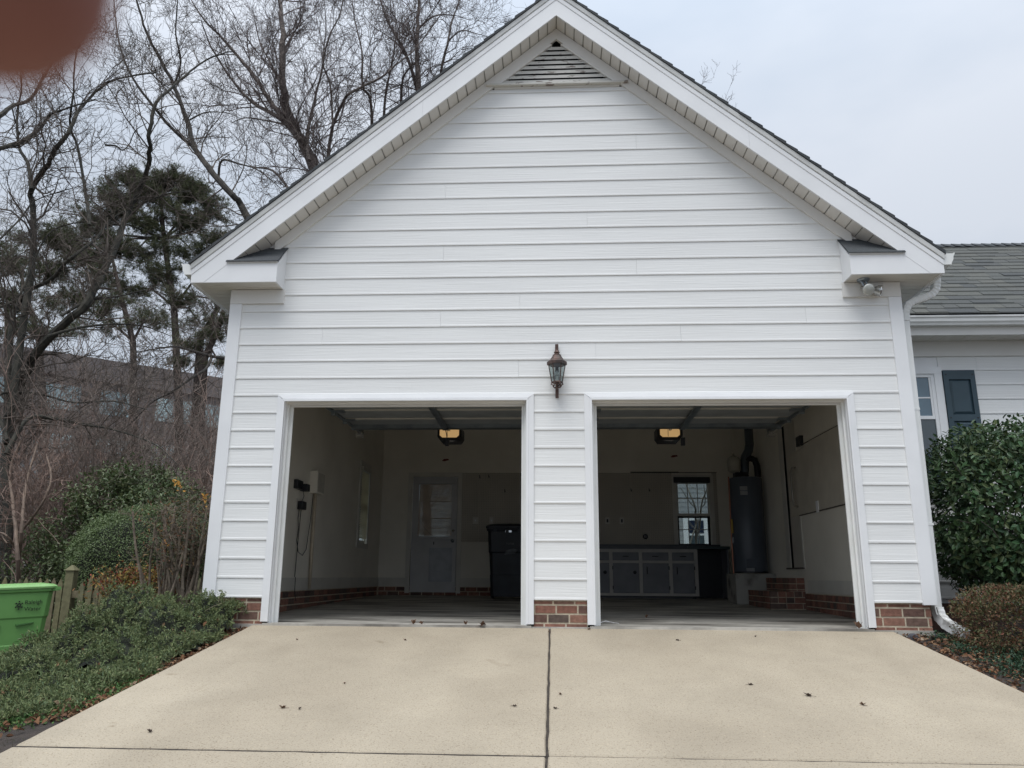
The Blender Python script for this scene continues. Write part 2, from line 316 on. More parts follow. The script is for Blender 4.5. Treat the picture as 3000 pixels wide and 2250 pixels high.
JO = {16: [-.331], 15: [-1.138, 2.516], 14: [-2.348, 1.277], 12: [-.341], 13: [.429], 18: [.862], 21: [.366], 19: [-1.127], 23: [-1.124], 26: [.9], 9: [], 10: []}
PROF = [(.0035, 0), (-.0110, 0), (-.0130, .0025), (-.0130, .018), (-.0098, .022), (-.0045, LAP), (.0035, LAP)]
def plank(zb, xa, xb, par=None, y=0, prof=PROF, name='plank', m=None, top=None):
    """xa, xb: functions of height, so that rows under the rakes end on the slope"""
    pr = [(a, b if top is None else min(b, top)) for a, b in prof]
    A = [(xa(zb+z), y+yy, zb+z) for yy, z in pr]; B = [(xb(zb+z), y+yy, zb+z) for yy, z in pr]
    return MB().loft(A, B).build(name, m or M_PLANK, par or G)
for k in range(31):
    zb = .25+k*LAP; segs = []
    if k <= 10: segs = [(-3.216, -2.744), (-.192, .316), (2.892, 3.330)]
    else: segs = [(-3.216, 3.330)]
    top = None
    for a, b in segs:
        cuts = [a]+[j for j in JO.get(k, []) if a < j < b]+[b]
        for c0, c1 in zip(cuts, cuts[1:]):
            e0 = .0008 if c0 != a else 0; e1 = .0008 if c1 != b else 0
            if k == 30: top = .052
            xa = (lambda z, c=c0+e0: max(c, CX-(6.30-z)/SL) if 6.30 > z else CX-.01)
            xb = (lambda z, c=c1-e1: min(c, CX+(6.30-z)/SL) if 6.30 > z else CX+.01)
            plank(zb, xa, xb, top=top)
# corner boards, frieze blocks
for s in (-1, 1):
    xo = CX+s*3.392; xi = CX+s*3.268
    a, b = sorted((xo, xi))
    bx('corner_board', M_TRIM, G, a, b, -.028, .004, .235, 3.18)
    a, b = sorted((xo, xo-s*.028)); bx('corner_board', M_TRIM, G, a, b, .004, .12, .235, 3.33)
    a, b = sorted((CX+s*3.392, CX+s*2.83)); bx('frieze_block', M_FRIEZE, G, a, b, -.032, .004, 3.182, 3.333)
# brick piers
def brickrow(par, x0, x1, zt, zb, y0, y1, seed, bl=.2, jt=.015, off=None, ax='x', proud=.004, last=None):
    rr = random.Random(seed); x = x0-(rr.uniform(0, .2) if off is None else off)
    while x < x1:
        a, b = max(x, x0)+(jt/2 if x > x0 else .001), min(x+bl, x1)-(jt/2 if x+bl < x1 else .001)
        if b-a > .015:
            j = rr.uniform(-.002, .002); q = MB()
            if ax == 'x': q.box(a, b, y0-proud+j, y1, zb+jt/2, zt-jt/2)
            else: q.box(y0-proud+j, y1, a, b, zb+jt/2, zt-jt/2) if y0 < y1 else q.box(y1, y0+proud+j, a, b, zb+jt/2, zt-jt/2)
            q.build('brick', M_BRICK, par)
        x += bl
CO = .0813
for i, (a, b) in enumerate(((-3.262, -2.744), (-.188, .312), (2.899, 3.402))):
    MO = bx('brick_pier', M_MORTAR, G, a+.003, b-.003, .012, .13, -.3, .249)
    for c_ in range(4):
        brickrow(MO, a, b, min(.247, .288-c_*CO), .288-(c_+1)*CO, .012, .10, 11*i+c_+3)
# ------------------------------------------------------------------ door casings and jambs
for (a, b) in OP:
    for xo, xi in ((a-.074, a), (b+.072, b)):
        s = 1 if xi > xo else -1
        q = MB(); q.loft([(xo, .0, .035), (xo, -.026, .035), (xo+s*.05, -.033, .035), (xo+s*.052, -.038, .035), (xi, -.038, .035), (xi, 0, .035)],
                         [(xo, .0, 2.212), (xo, -.026, 2.212), (xo+s*.05, -.033, 2.196-.03), (xo+s*.052, -.038, 2.16), (xi, -.038, 2.146), (xi, 0, 2.146)])
        q.build('door_casing', M_TRIM, G)
        # jamb with weather strip
        q = MB(); q.box(*sorted((xi-s*.012, xi+s*.004)), 0, .12, .02, 2.16); q.build('door_jamb', M_TRIM, G)
        q = MB(); q.box(*sorted((xi+s*.004, xi+s*.022)), .058, .075, .02, 2.13); q.box(*sorted((xi+s*.004, xi+s*.014)), .075, .10, .02, 2.13); q.box(*sorted((xi+s*.004, xi+s*.052)), .10, .118, .02, 2.12)
        q.build('weather_strip', M_GUTTER, G)
    q = MB(); q.loft([(a-.074, 0, 2.212), (a-.074, -.026, 2.212), (a-.02, -.033, 2.172), (a-.02, -.030, 2.170), (a-.02, -.038, 2.166), (a, -.038, 2.146), (a, 0, 2.146)],
                     [(b+.074, 0, 2.212), (b+.074, -.026, 2.212), (b+.02, -.033, 2.172), (b+.02, -.030, 2.170), (b+.02, -.038, 2.166), (b, -.038, 2.146), (b, 0, 2.146)]); q.build('door_casing', M_TRIM, G)
    q = MB().box(a-.02, b+.02, 0, .12, 2.146, 2.19).box(a, b, .05, .07, 2.128, 2.146).box(a, b, .085, .118, 2.112, 2.146); q.build('door_head', M_FRIEZE, G)
# ------------------------------------------------------------------ gable end trim: rake boards, soffit, frieze, louvre
OV = .25
def rk(x, lo): return lo-SL*abs(x-CX)
APX = 6.367
for s in (-1, 1):
    X1 = CX+s*3.727
    jx = CX+s*(1.96 if s > 0 else 1.42)
    def strip(name, m, lo, hi, y0, y1, xa, xb, clipz=None):
        A = [(xa, y0, rk(xa, lo)), (xa, y0, rk(xa, hi)), (xa, y1, rk(xa, hi)), (xa, y1, rk(xa, lo))]
        zl = rk(xb, lo) if clipz is None else max(clipz, rk(xb, lo))
        B = [(xb, y0, zl), (xb, y0, rk(xb, hi)), (xb, y1, rk(xb, hi)), (xb, y1, zl)]
        return MB().loft(A, B).build(name, m, G)
    xk = CX+s*(APX-3.335)/SL
    strip('rake_board', M_TRIM, APX, APX+.25, -OV, -OV+.02, CX, jx-s*.0006)
    strip('rake_board', M_TRIM, APX, APX+.25, -OV, -OV+.02, jx+s*.0006, xk)
    # plumb cut tail of the rake board
    MB().loft([(xk, -OV, 3.335), (xk, -OV, rk(xk, APX+.25)), (X1, -OV, rk(X1, APX+.25)), (X1, -OV, 3.335)], [(xk, -OV+.02, 3.335), (xk, -OV+.02, rk(xk, APX+.25)), (X1, -OV+.02, rk(X1, APX+.25)), (X1, -OV+.02, 3.335)]).build('rake_board', M_TRIM, G)
    # stepped band with the fine groove
    A = lambda x: [(x, -OV, rk(x, APX+.19)), (x, -OV-.006, rk(x, APX+.196)), (x, -OV-.008, rk(x, APX+.245)), (x, -OV-.004, rk(x, APX+.250)), (x, -OV, rk(x, APX+.25))]
    MB().loft(A(CX), A(X1)).build('rake_trim', M_TRIM, G)
    A = lambda x: [(x, -OV+.01, rk(x, APX+.256)), (x, -OV-.014, rk(x, APX+.262)), (x, -OV-.024, rk(x, APX+.308)), (x, -OV+.01, rk(x, APX+.310))]
    MB().loft(A(CX), A(X1+s*.01)).build('drip_edge', M_GUTTER, G)
    # soffit boards between rake and wall
    n = 35; xe = CX+s*3.40; st = (xe-CX)/n
    for i in range(n):
        a, b = CX+st*i, CX+st*(i+1); g1 = .0055
        xa, xb = a+s*g1, b-s*g1; zz = APX+.006
        A = [(xa, -OV+.02, rk(xa, zz)), (xb, -OV+.02, rk(xb, zz)), (xb, 0, rk(xb, zz)), (xa, 0, rk(xa, zz))]; MB().loft(A, [(p[0], p[1], p[2]+.012) for p in A]).build('soffit_board', M_SOFFIT, G)
    A = [(CX, -OV+.02, rk(CX, APX+.022)), (xe, -OV+.02, rk(xe, APX+.022)), (xe, .1, rk(xe, APX+.022)), (CX, .1, rk(CX, APX+.022))]
    MB().loft(A, [(p[0], p[1], p[2]+.01) for p in A]).build('soffit_backing', M_SEAM, G)
    # frieze board on the wall
    A = lambda x: [(x, -.036, rk(x, 6.235)), (x, -.036, rk(x, 6.366)), (x, 0, rk(x, 6.366)), (x, 0, rk(x, 6.235))]
    MB().loft(A(CX), A(CX+s*2.97)).build('frieze_board', M_FRIEZE, G)
    # cornice return box with its little shingled roof
    xi = CX+s*2.845; xo = CX+s*3.727
    A = [(xi, 3.335), (xi, 3.548), (CX+s*3.352, 3.548), (xk, 3.335)]
    MB().loft([(x, -OV+.002, z) for x, z in A], [(x, -OV+.02, z) for x, z in A]).build('return_fascia', M_TRIM, G)
    MB().loft([(xi, -OV+.02, 3.335), (xi, 0, 3.335), (xi, 0, 3.79), (xi, -OV+.02, 3.55)], [(xi+s*.018, -OV+.02, 3.335), (xi+s*.018, 0, 3.335), (xi+s*.018, 0, 3.79), (xi+s*.018, -OV+.02, 3.55)]).build('return_end_board', M_TRIM, G)
    for i, (ya, yb) in enumerate(((-OV+.012, -OV+.095), (-OV+.10, -OV+.17), (-OV+.175, -OV+.249))):
        xl, xr = sorted((xi+s*.004, CX+s*3.722)); bx('return_soffit_board', M_SOFFIT, G, xl, xr, ya, yb, 3.338, 3.346)
    for i in range(4):
        t0, t1 = i/4, (i+1.25)/4; ya, yb = -OV-.02+t0*.26, -OV-.02+t1*.26; za, zb_ = 3.552+t0*.25, 3.552+min(t1, 1.0)*.25
        xe2 = CX+s*(3.375+.0) - s*.29*t0
        x0 = xi-s*.012
        q = MB().loft([(x0, ya, za-.004), (x0, ya, za+.006), (x0, min(yb, -.004), zb_+.008), (x0, min(yb, -.004), zb_-.002)], [(xe2, ya, za-.004), (xe2, ya, za+.006), (xe2, min(yb, -.004), zb_+.008), (xe2, min(yb, -.004), zb_-.002)])
        q.build('return_shingle', M_SHINGLED, G)
    MB().loft([(xi, -OV-.012, 3.54), (xi, -OV-.012, 3.552), (xi, -OV+.01, 3.552)], [(CX+s*3.36, -OV-.012, 3.54), (CX+s*3.36, -OV-.012, 3.552), (CX+s*3.36, -OV+.01, 3.552)]).build('drip_edge', M_GUTTER, G)
    # eave soffit along the side wall
    xl, xr = sorted((CX+s*3.392, CX+s*3.70)); y = -OV+.02
    y = 0
    while y < 7.2:
        bx('eave_soffit_board', M_SOFFIT, G, xl, xr, y+.003, y+.099, 3.338, 3.346); y += .105
    bx('eave_soffit_backing', M_SEAM, G, xl, xr, -OV+.02, 7.2, 3.35, 3.356)
    xl, xr = sorted((CX+s*3.70, CX+s*3.727)); bx('eave_fascia', M_TRIM, G, xl, xr, -OV+.02, 7.2, 3.325, 3.52)
    # gutter
    xg = CX+s*3.729; P = [(0, 3.425), (.075, 3.425), (.082, 3.45), (.098, 3.475), (.104, 3.515), (.118, 3.535), (.118, 3.548), (.112, 3.548), (.10, 3.54), (.012, 3.54), (0, 3.54)]
    MB().loft([(xg+s*x, -OV+.005, z) for x, z in P], [(xg+s*x, 7.2, z) for x, z in P]).build('gutter', M_GUTTER, G)
    # shingle courses
    roof = MB().loft([(CX, -OV-.01, APX+.30), (CX, -OV-.01, APX+.312), (CX+s*3.74, -OV-.01, rk(CX+s*3.74, APX+.312)), (CX+s*3.74, -OV-.01, rk(CX+s*3.74, APX+.30))],
                     [(CX, 7.4, APX+.30), (CX, 7.4, APX+.312), (CX+s*3.74, 7.4, rk(CX+s*3.74, APX+.312)), (CX+s*3.74, 7.4, rk(CX+s*3.74, APX+.30))]).build('roof_deck', M_SHINGLED, G)
    for i in range(35):
        a = .0+i*.110; b = a+.118
        if a > 3.72: break
        a2 = a; b2 = min(b, 3.80); rr = R.uniform(-.006, .006)
        def z(d, h): return APX-SL*d+h
        q = [(CX+s*a2, -OV-.034+rr, z(a2, .314)), (CX+s*b2, -OV-.034+rr, z(b2, .314)), (CX+s*b2, -OV-.034+rr, z(b2, .354)), (CX+s*a2, -OV-.034+rr, z(a2, .336))]
        MB().loft(q, [(p[0], 7.42, p[2]) for p in q]).build('shingle_course', M_SHINGLED, roof)
# louvre vent
zv = 5.69
q = MB()
for s in (-1, 1):
    A = lambda z_, w_: [(CX+s*(6.235-z_)/SL, -.034, z_), (CX+s*(6.235-z_)/SL-s*w_, -.03, z_), (CX+s*(6.235-z_)/SL-s*w_, .02, z_), (CX+s*(6.235-z_)/SL, .02, z_)]
    q.loft(A(zv, .03), A(6.17, .03))
q.build('vent_frame', M_FRIEZE, G)
M_PEEL = mat('peeling_paint', (.62, .61, .57), .8, (.26, .225, .20), scale=9, stretch=(1, 1, 4.5), detail=8, lo=.37, hi=.42, bump=.6, bscale=30)
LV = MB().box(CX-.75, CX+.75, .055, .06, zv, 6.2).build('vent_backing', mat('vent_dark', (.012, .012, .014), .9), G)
for i in range(9):
    z0 = zv+.004+i*.0585; hw = (6.235-z0-.055)/SL-.012
    if hw < .02: break
    t = z0+.052; hb = (6.235-z0)/SL-.034
    ht = (6.235-t)/SL-.034
    MB().loft([(CX-hb, -.022, z0), (CX-hb+.012, -.010, z0+.047), (CX-hb+.02, .03, t+.01), (CX-hb+.02, .034, t-.01)], [(CX+hb, -.022, z0), (CX+hb-.012, -.010, z0+.047), (CX+hb-.02, .03, t+.01), (CX+hb-.02, .034, t-.01)]).build('slat', M_PEEL, LV)
MB().loft([(-.705, -.065, 5.655), (-.705, -.065, 5.675), (-.705, -.03, 5.692), (-.705, 0, 5.692), (-.705, 0, 5.655)], [(.828, -.065, 5.655), (.828, -.065, 5.675), (.828, -.03, 5.692), (.828, 0, 5.692), (.828, 0, 5.655)]).build('vent_sill', M_PEEL, G)
bx('vent_apron', M_FRIEZE, G, -.62, .74, -.02, 0, 5.636, 5.655)

# downspout at the right corner
ds = [(3.865, .10, 3.44), (3.862, .10, 3.36), (3.85, .10, 3.29), (3.80, .10, 3.235), (3.72, .10, 3.20), (3.62, .10, 3.17), (3.56, .10, 3.13), (3.525, .10, 3.06), (3.515, .10, 2.96)]
def rect_tube(P, hw, hd, axis_w=Vector((1, 0, 0))):
    P = [Vector(p) for p in P]; rr = []
    for i, p in enumerate(P):
        d = (P[min(i+1, len(P)-1)]-P[max(i-1, 0)]).normalized(); yv = Vector((0, 1, 0)); u = d.cross(yv).normalized()
        rr.append([p+u*a+yv*b for a, b in ((-hw, -hd), (-hw*.6, -hd*1.12), (hw*.6, -hd*1.12), (hw, -hd), (hw, hd), (-hw, hd))])
    return MB().rings(rr)
def dense(P, k):
    out = []
    for i in range(len(P)-1):
        a, b = Vector(P[i]), Vector(P[i+1])
        for j in range(k): out.append(a.lerp(b, j/k))
    return out+[Vector(P[-1])]
D = dense(ds, 4); q = rect_tube(D, .034, .045); nn = 6
for i in range(len(D)):                                  # crimps of the elbows
    if i % 2 and 4 < i < len(D)-2:
        c = D[i]
        for k in range(6): v = Vector(q.v[i*6+k]); q.v[i*6+k] = tuple(c+(v-c)*.93)
q.build('downspout_elbow', M_GUTTER, G)
rect_tube([(3.513, .10, 2.985), (3.505, .10, 1.6), (3.497, .10, .20)], .032, .04).build('downspout', M_GUTTER, G)
rect_tube([(3.495, .10, .215), (3.497, .08, .15)], .034, .043).build('downspout', M_GUTTER, G)
EL = [(3.497, .09, .20), (3.50, .06, .13), (3.51, -.02, .075), (3.54, -.13, .03), (3.575, -.22, -.01)]
q = MB(); rr = []
EP = dense(EL, 4)
for i, p in enumerate(EP):
    d = (EP[min(i+1, len(EP)-1)]-EP[max(i-1, 0)]).normalized(); u = Vector((1, .25, 0)).normalized(); v = d.cross(u).normalized(); sc1 = .94 if i % 2 else 1
    rr.append([p+(u*a*.036+v*b*.045)*sc1 for a, b in ((-1, -1), (1, -1), (1, 1), (-1, 1))])
q.rings(rr); q.build('downspout_shoe', mat('dirty_enamel', (.78, .79, .78), .4, (.30, .29, .27), scale=9, lo=.3, hi=.5), G)
for zz in (.95, 2.05): bx('downspout_strap', M_GUTTER, G, 3.455, 3.54, .052, .056, zz, zz+.022)

# ------------------------------------------------------------------ garage interior
def flz(y): return .02+.0145*max(0, y)
IX0, IX1, IY = -3.20, 3.30, 7.0
fl = MB().hull8([(IX0-.1, -.022, -.12), (IX1+.1, -.022, -.12), (IX1+.1, 7.1, -.12), (IX0-.1, 7.1, -.12), (IX0-.1, -.022, .012), (IX1+.1, -.022, .012), (IX1+.1, 7.1, flz(7.1)), (IX0-.1, 7.1, flz(7.1))])
fl.build('garage_floor', M_FLOOR, G)
q = MB().box(-2.73, -.21, -.03, .10, -.05, .018).box(.33, 2.875, -.03, .10, -.05, .018); 
for a, b in OP: bx('door_threshold', M_FLOOR, G, a-.05, b+.05, -.035, .10, -.03, .022)
# interior wall faces
Wn = (5.33, 5.90, .98, 2.26)
q = MB()
for a, b, z0, z1 in ((.12, Wn[0], .27, 3.3), (Wn[1], IY, .27, 3.3), (Wn[0], Wn[1], .27, Wn[2]), (Wn[0], Wn[1], Wn[3], 3.3)): q.box(IX0-.03, IX0, a, b, z0, z1)
q.build('interior_wall', M_DRY, G)
q = MB()
for a, b, z0, z1 in ((.12, 3.22, .27, 3.3), (4.0, IY, .27, 3.3), (3.22, 4.0, 2.60, 3.3), (3.22, 4.0, .27, .60)): q.box(IX1, IX1+.03, a, b, z0, z1)
q.build('interior_wall', M_DRY, G)
q = MB()
for a, b, z0, z1 in ((IX0, -2.62, .0, 3.3), (-1.77, 2.25, .0, 3.3), (2.84, IX1, .0, 3.3), (-2.62, -1.77, 2.27, 3.3), (2.25, 2.84, 2.17, 3.3), (2.25, 2.84, 0, 1.04)): q.box(a, b, IY, IY+.12, z0, z1)
q.build('interior_wall', M_DRY, G)
bx('ceiling', M_DRY, G, IX0-.1, IX1+.1, .1, 7.1, 3.3, 3.34)
q = MB().box(IX0, -2.70, .12, .14, .02, 3.3).box(-.235, .355, .12, .14, .02, 3.3).box(2.845, IX1, .12, .14, .02, 3.3).box(-2.70, -.235, .12, .14, 2.22, 3.3).box(.355, 2.845, .12, .14, 2.22, 3.3)
q.build('interior_wall', M_DRY, G)
for a, b in ((.14, IY-.02),): bx('baseboard', M_TRIMIN, G, IX0, IX0+.016, a, b, .278, .428)
bx('baseboard', M_TRIMIN, G, IX0, -2.70, IY-.016, IY, .278, .428); bx('baseboard', M_TRIMIN, G, -1.69, -.2, IY-.016, IY, .278, .428)
bx('baseboard', M_TRIMIN, G, IX1-.016, IX1, .14, 3.12, .284, .44)
# brick base inside
LB = bx('brick_base', M_MORTAR, G, IX0-.03, IX0+.006, .14, IY, -.02, .274)
for c_ in range(3): brickrow(LB, 1.3, 6.9, .272-c_*CO, .272-(c_+1)*CO, IX0+.010, IX0-.01, 40+c_, ax='y', bl=.21, proud=.004)
BB = bx('brick_base', M_MORTAR, G, IX0, -.2, IY-.006, IY+.02, .02, .274)
for c_ in range(2): brickrow(BB, IX0+.02, -.95, .272-c_*CO, .272-(c_+1)*CO, IY-.008, IY, 50+c_, bl=.21, proud=.006)
RB = bx('brick_base', M_MORTAR, G, IX1-.006, IX1+.03, .14, 3.26, -.02, .274)
for c_ in range(3):
    rr = random.Random(60+c_); y = 1.2-rr.uniform(0, .1)
    while y < 3.25:
        bl = rr.choice((.11, .11, .21)); bx('brick', M_BRICK, RB, IX1-.013, IX1, y+.006, y+bl-.006, .272-(c_+1)*CO+.006, .272-c_*CO-.006); y += bl
# left window with closed blind
M_BLIND = mat('blind_vinyl', (.72, .66, .52), .5, (.66, .60, .47), trans=.6)
WL = MB()
for a, b, z0, z1 in ((5.25, 5.33, .95, 2.33), (5.90, 5.98, .95, 2.33), (5.33, 5.90, 2.26, 2.33), (5.22, 6.0, .90, .98)): WL.box(IX0, IX0+.02, a, b, z0, z1)
WL = WL.build('window', M_TRIMIN, G)
for a, b, z0, z1 in ((5.33, 5.90, 1.60, 1.65), (5.33, 5.36, .98, 2.26), (5.87, 5.90, .98, 2.26), (5.33, 5.90, 2.22, 2.26), (5.33, 5.90, .98, 1.03)): bx('window_sash', M_TRIMIN, WL, IX0-.05, IX0-.02, a, b, z0, z1)
for zz in (1.31, 1.94): bx('muntin', M_TRIMIN, WL, IX0-.045, IX0-.03, 5.36, 5.87, zz-.012, zz+.012)
gm = bpy.data.materials.new('clear_glass'); gm.use_nodes = True; n = gm.node_tree; n.nodes.clear(); o_ = n.nodes.new('ShaderNodeOutputMaterial'); tr = n.nodes.new('ShaderNodeBsdfTransparent'); tr.inputs[0].default_value = (.72, .78, .78, 1); gl = n.nodes.new('ShaderNodeBsdfGlossy'); gl.inputs['Roughness'].default_value = .03; ms = n.nodes.new('ShaderNodeMixShader'); ms.inputs[0].default_value = .07
n.links.new(tr.outputs[0], ms.inputs[1]); n.links.new(gl.outputs[0], ms.inputs[2]); n.links.new(ms.outputs[0], o_.inputs[0])
bx('window_pane', gm, WL, IX0-.040, IX0-.037, 5.36, 5.87, 1.03, 2.22)
bx('blind_headrail', M_TRIMIN, WL, IX0-.02, IX0+.045, 5.34, 5.89, 2.17, 2.24)
for i in range(40):
    z = 1.06+i*.0275
    MB().loft([(IX0+.004, 5.35, z), (IX0+.026, 5.35, z+.019), (IX0+.027, 5.35, z+.018), (IX0+.005, 5.35, z-.001)], [(IX0+.004, 5.88, z), (IX0+.026, 5.88, z+.019), (IX0+.027, 5.88, z+.018), (IX0+.005, 5.88, z-.001)]).build('blind_slat', M_BLIND, WL)
# back door
M_BDOOR = mat('grey_door_paint', (.50, .50, .50), .5, (.44, .44, .44), scale=3)
YB = IY-.02
BD = bx('back_door', M_BDOOR, G, -2.61, -1.78, YB+.002, YB+.04, .175, 1.175)
q = MB().box(-2.61, -2.49, YB+.002, YB+.04, 1.175, 2.262).box(-1.885, -1.78, YB+.002, YB+.04, 1.175, 2.262).box(-2.49, -1.885, YB+.002, YB+.04, 2.115, 2.262); q.build('door_stile', M_BDOOR, BD)
q = MB().box(-2.70, -2.62, IY-.03, IY, .16, 2.34).box(-1.77, -1.69, IY-.03, IY, .16, 2.34).box(-2.62, -1.77, IY-.03, IY, 2.272, 2.34); q.build('door_frame', M_TRIMIN, BD)
M_BLIND2 = mat('door_blind', (.60, .50, .40), .6, (.50, .41, .33), trans=.28)
bx('door_pane', gm, BD, -2.49, -1.885, YB+.03, YB+.034, 1.175, 2.115)
bx('light_leak_board', M_BDOOR, BD, -2.75, -2.49, YB+.125, YB+.15, 0, 2.4); bx('light_leak_board', M_BDOOR, BD, -1.885, -1.65, YB+.125, YB+.15, 0, 2.4); bx('light_leak_board', M_BDOOR, BD, -2.49, -1.885, YB+.125, YB+.15, 0, 1.17)  # unseen boards added behind the door to stop light leaking in
bx('blind_headrail', M_BDOOR, BD, -2.56, -1.82, YB-.03, YB+.001, 2.13, 2.19); bx('blind_bottom_rail', M_BDOOR, BD, -2.57, -1.84, YB-.02, YB+.001, 1.125, 1.165)
for i in range(42):
    z = 1.178+i*.0224; bx('blind_slat', M_BLIND2, BD, -2.50+.0006*i, -1.875-.0002*i, YB-.014, YB-.006, z, z+.0205)
for zz in (1.49, 1.80): bx('muntin', M_BDOOR, BD, -2.49, -1.885, YB+.008, YB+.028, zz-.014, zz+.014)
for a, b, z0, z1 in ((-2.53, -2.33, .40, .97),):
    q = MB(); 
    for i, (e, d) in enumerate(((0, .0), (.018, .008))): q.box(a+e, b-e, YB-.006-d/2, YB+.002, z0+e, z1-e)
    q.build('door_panel', M_BDOOR, BD)
q = MB().box(-2.27, -1.85, YB-.012, YB+.002, .36, .965).box(-2.24, -1.88, YB-.018, YB-.012, .39, .935); q.build('pet_door', mat('pet_flap', (.40, .42, .45), .4), BD, bevel=.006)
q = MB().lathe([(.0, 0), (.03, .002), (.03, .012), (.012, .016), (.012, .035), (.028, .042), (.028, .06), (.0, .068)], n=14); q.xform(Matrix.Translation((-1.846, YB, 1.09)) @ Matrix.Rotation(PI/2, 4, 'X')); q.build('door_knob', M_DARKM, BD, smooth=True)
q = MB().lathe([(.0, 0), (.026, .002), (.024, .02), (0, .022)], n=14); q.xform(Matrix.Translation((-1.838, YB, 1.268)) @ Matrix.Rotation(PI/2, 4, 'X')); q.build('deadbolt', mat('bright_steel', (.7, .7, .7), .25, metal=1), BD, smooth=True)
bx('door_sweep', M_BDOOR, BD, -2.61, -1.78, YB-.004, YB+.002, .178, .215)
MB().tube([(-2.47, YB-.02, 1.47), (-2.38, YB-.024, 1.33), (-2.28, YB-.02, 1.22), (-2.16, YB-.02, 1.14)], .002, 4).build('blind_cord', M_BLACK, BD)
MB().box(-2.20, -2.185, YB-.01, YB, 1.02, 1.07).build('door_hook', M_BLACKM, BD)
# peg board panels with holes as flat print
def peg_material():
    m = mat('pegboard', (.50, .465, .40), .8, (.45, .415, .355), scale=2); n = m.node_tree; b = n.nodes['Principled BSDF']; src = b.inputs['Base Color'].links[0].from_socket
    t = n.nodes.new('ShaderNodeTexCoord'); v = n.nodes.new('ShaderNodeTexVoronoi'); v.inputs['Scale'].default_value = 31; v.inputs['Randomness'].default_value = 0; v.voronoi_dimensions = '3D'
    sp = n.nodes.new('ShaderNodeSeparateXYZ'); cb = n.nodes.new('ShaderNodeCombineXYZ'); n.links.new(t.outputs['Object'], sp.inputs[0]); n.links.new(sp.outputs[0], cb.inputs[0]); n.links.new(sp.outputs[2], cb.inputs[2]); n.links.new(cb.outputs[0], v.inputs['Vector'])
    r = n.nodes.new('ShaderNodeValToRGB'); r.color_ramp.elements[0].position = .12; r.color_ramp.elements[0].color = (.25, .25, .25, 1); r.color_ramp.elements[1].position = .16; r.color_ramp.elements[1].color = (1, 1, 1, 1); n.links.new(v.outputs['Distance'], r.inputs[0])
    x = n.nodes.new('ShaderNodeMixRGB'); x.blend_type = 'MULTIPLY'; x.inputs[0].default_value = 1; n.links.new(src, x.inputs[1]); n.links.new(r.outputs[0], x.inputs[2]); n.links.new(x.outputs[0], b.inputs['Base Color']); return m
M_PEG = peg_material()
for i, (a, b, z0) in enumerate(((-1.728, -1.385, 1.07), (-1.38, -.512, 1.07), (-.508, .71, 1.03), (.714, 1.42, 1.03), (1.424, 2.17, 1.03), (2.90, 2.985, 1.03))):
    bx('pegboard', M_PEG, G, a, b, IY-.012, IY, z0, 2.336)
bx('ledge_rail', M_BLACKM, G, 1.42, 2.30, IY-.035, IY-.012, 2.335, 2.352)
bx('ledge_rail', mat('dark_wood', (.10, .085, .07), .8), G, 2.30, 2.99, IY-.03, IY-.012, 2.332, 2.344)
# back window over the bench
BW = MB().box(2.17, 2.25, IY-.02, IY, 1.03, 2.30).box(2.84, 2.92, IY-.02, IY, 1.03, 2.30).box(2.25, 2.84, IY-.02, IY, 2.17, 2.30).build('window', M_TRIMIN, G)
q = MB().box(2.25, 2.28, IY+.03, IY+.06, 1.59, 2.17).box(2.81, 2.84, IY+.03, IY+.06, 1.59, 2.17).box(2.25, 2.84, IY+.03, IY+.06, 1.55, 1.60).box(2.25, 2.84, IY+.03, IY+.06, 2.14, 2.17); q.build('window_sash', M_TRIMIN, BW)
q = MB().box(2.25, 2.285, IY+.06, IY+.09, 1.04, 1.55).box(2.80, 2.84, IY+.06, IY+.09, 1.04, 1.55).box(2.25, 2.84, IY+.06, IY+.09, 1.52, 1.55).box(2.25, 2.84, IY+.06, IY+.09, 1.03, 1.06); q.build('window_sash', M_BLACKM, BW)
for x in (2.455, 2.635): bx('muntin', M_TRIMIN, BW, x-.007, x+.007, IY+.035, IY+.05, 1.60, 2.14)
bx('muntin', M_TRIMIN, BW, 2.28, 2.81, IY+.036, IY+.051, 1.863, 1.878); bx('muntin', M_TRIMIN, BW, 2.285, 2.80, IY+.066, IY+.08, 1.305, 1.32)
for x in (2.455, 2.635): bx('muntin', M_TRIMIN, BW, x-.006, x+.006, IY+.065, IY+.079, 1.06, 1.52)
bx('window_pane', gm, BW, 2.28, 2.81, IY+.042, IY+.044, 1.60, 2.14); bx('window_pane', gm, BW, 2.285, 2.80, IY+.072, IY+.074, 1.06, 1.52)
bx('window_valance', M_BLACK, BW, 2.20, 2.86, IY-.05, IY+.02, 2.15, 2.255)
# door in the right wall, ajar, with casing
M_RD = mat('entry_door_paint', (.55, .52, .46), .55, (.49, .465, .41), scale=3)
RD = MB().box(IX1+.0, IX1+.035, 3.24, 3.70, .606, 2.59).build('entry_door', M_RD, G)
bx('light_block_sheet', mat('painted_darkness', (.006, .006, .006), .9), G, IX1+.052, IX1+.06, 3.1, 4.1, .4, 2.75)  # near-black sheet added behind the doorway: keeps light out, stands for the dark room
q = MB().box(IX1-.012, IX1, 3.80, 3.98, .60, 2.66).box(IX1-.012, IX1, 3.24, 3.98, 2.59, 2.66).box(IX1-.014, IX1, 3.205, 3.24, .60, 1.275); q.build('door_frame', M_TRIMIN, RD)
bx('gap_dark_fill', mat('painted_darkness', (.006, .006, .006), .9), RD, IX1+.02, IX1+.05, 3.70, 3.80, .60, 2.6)  # near-black box fills the opening, its darkness is put into the colour
bx('door_sill', mat('dark_wood', (.10, .085, .07), .8), RD, IX1-.03, IX1+.03, 3.24, 3.98, .585, .605)
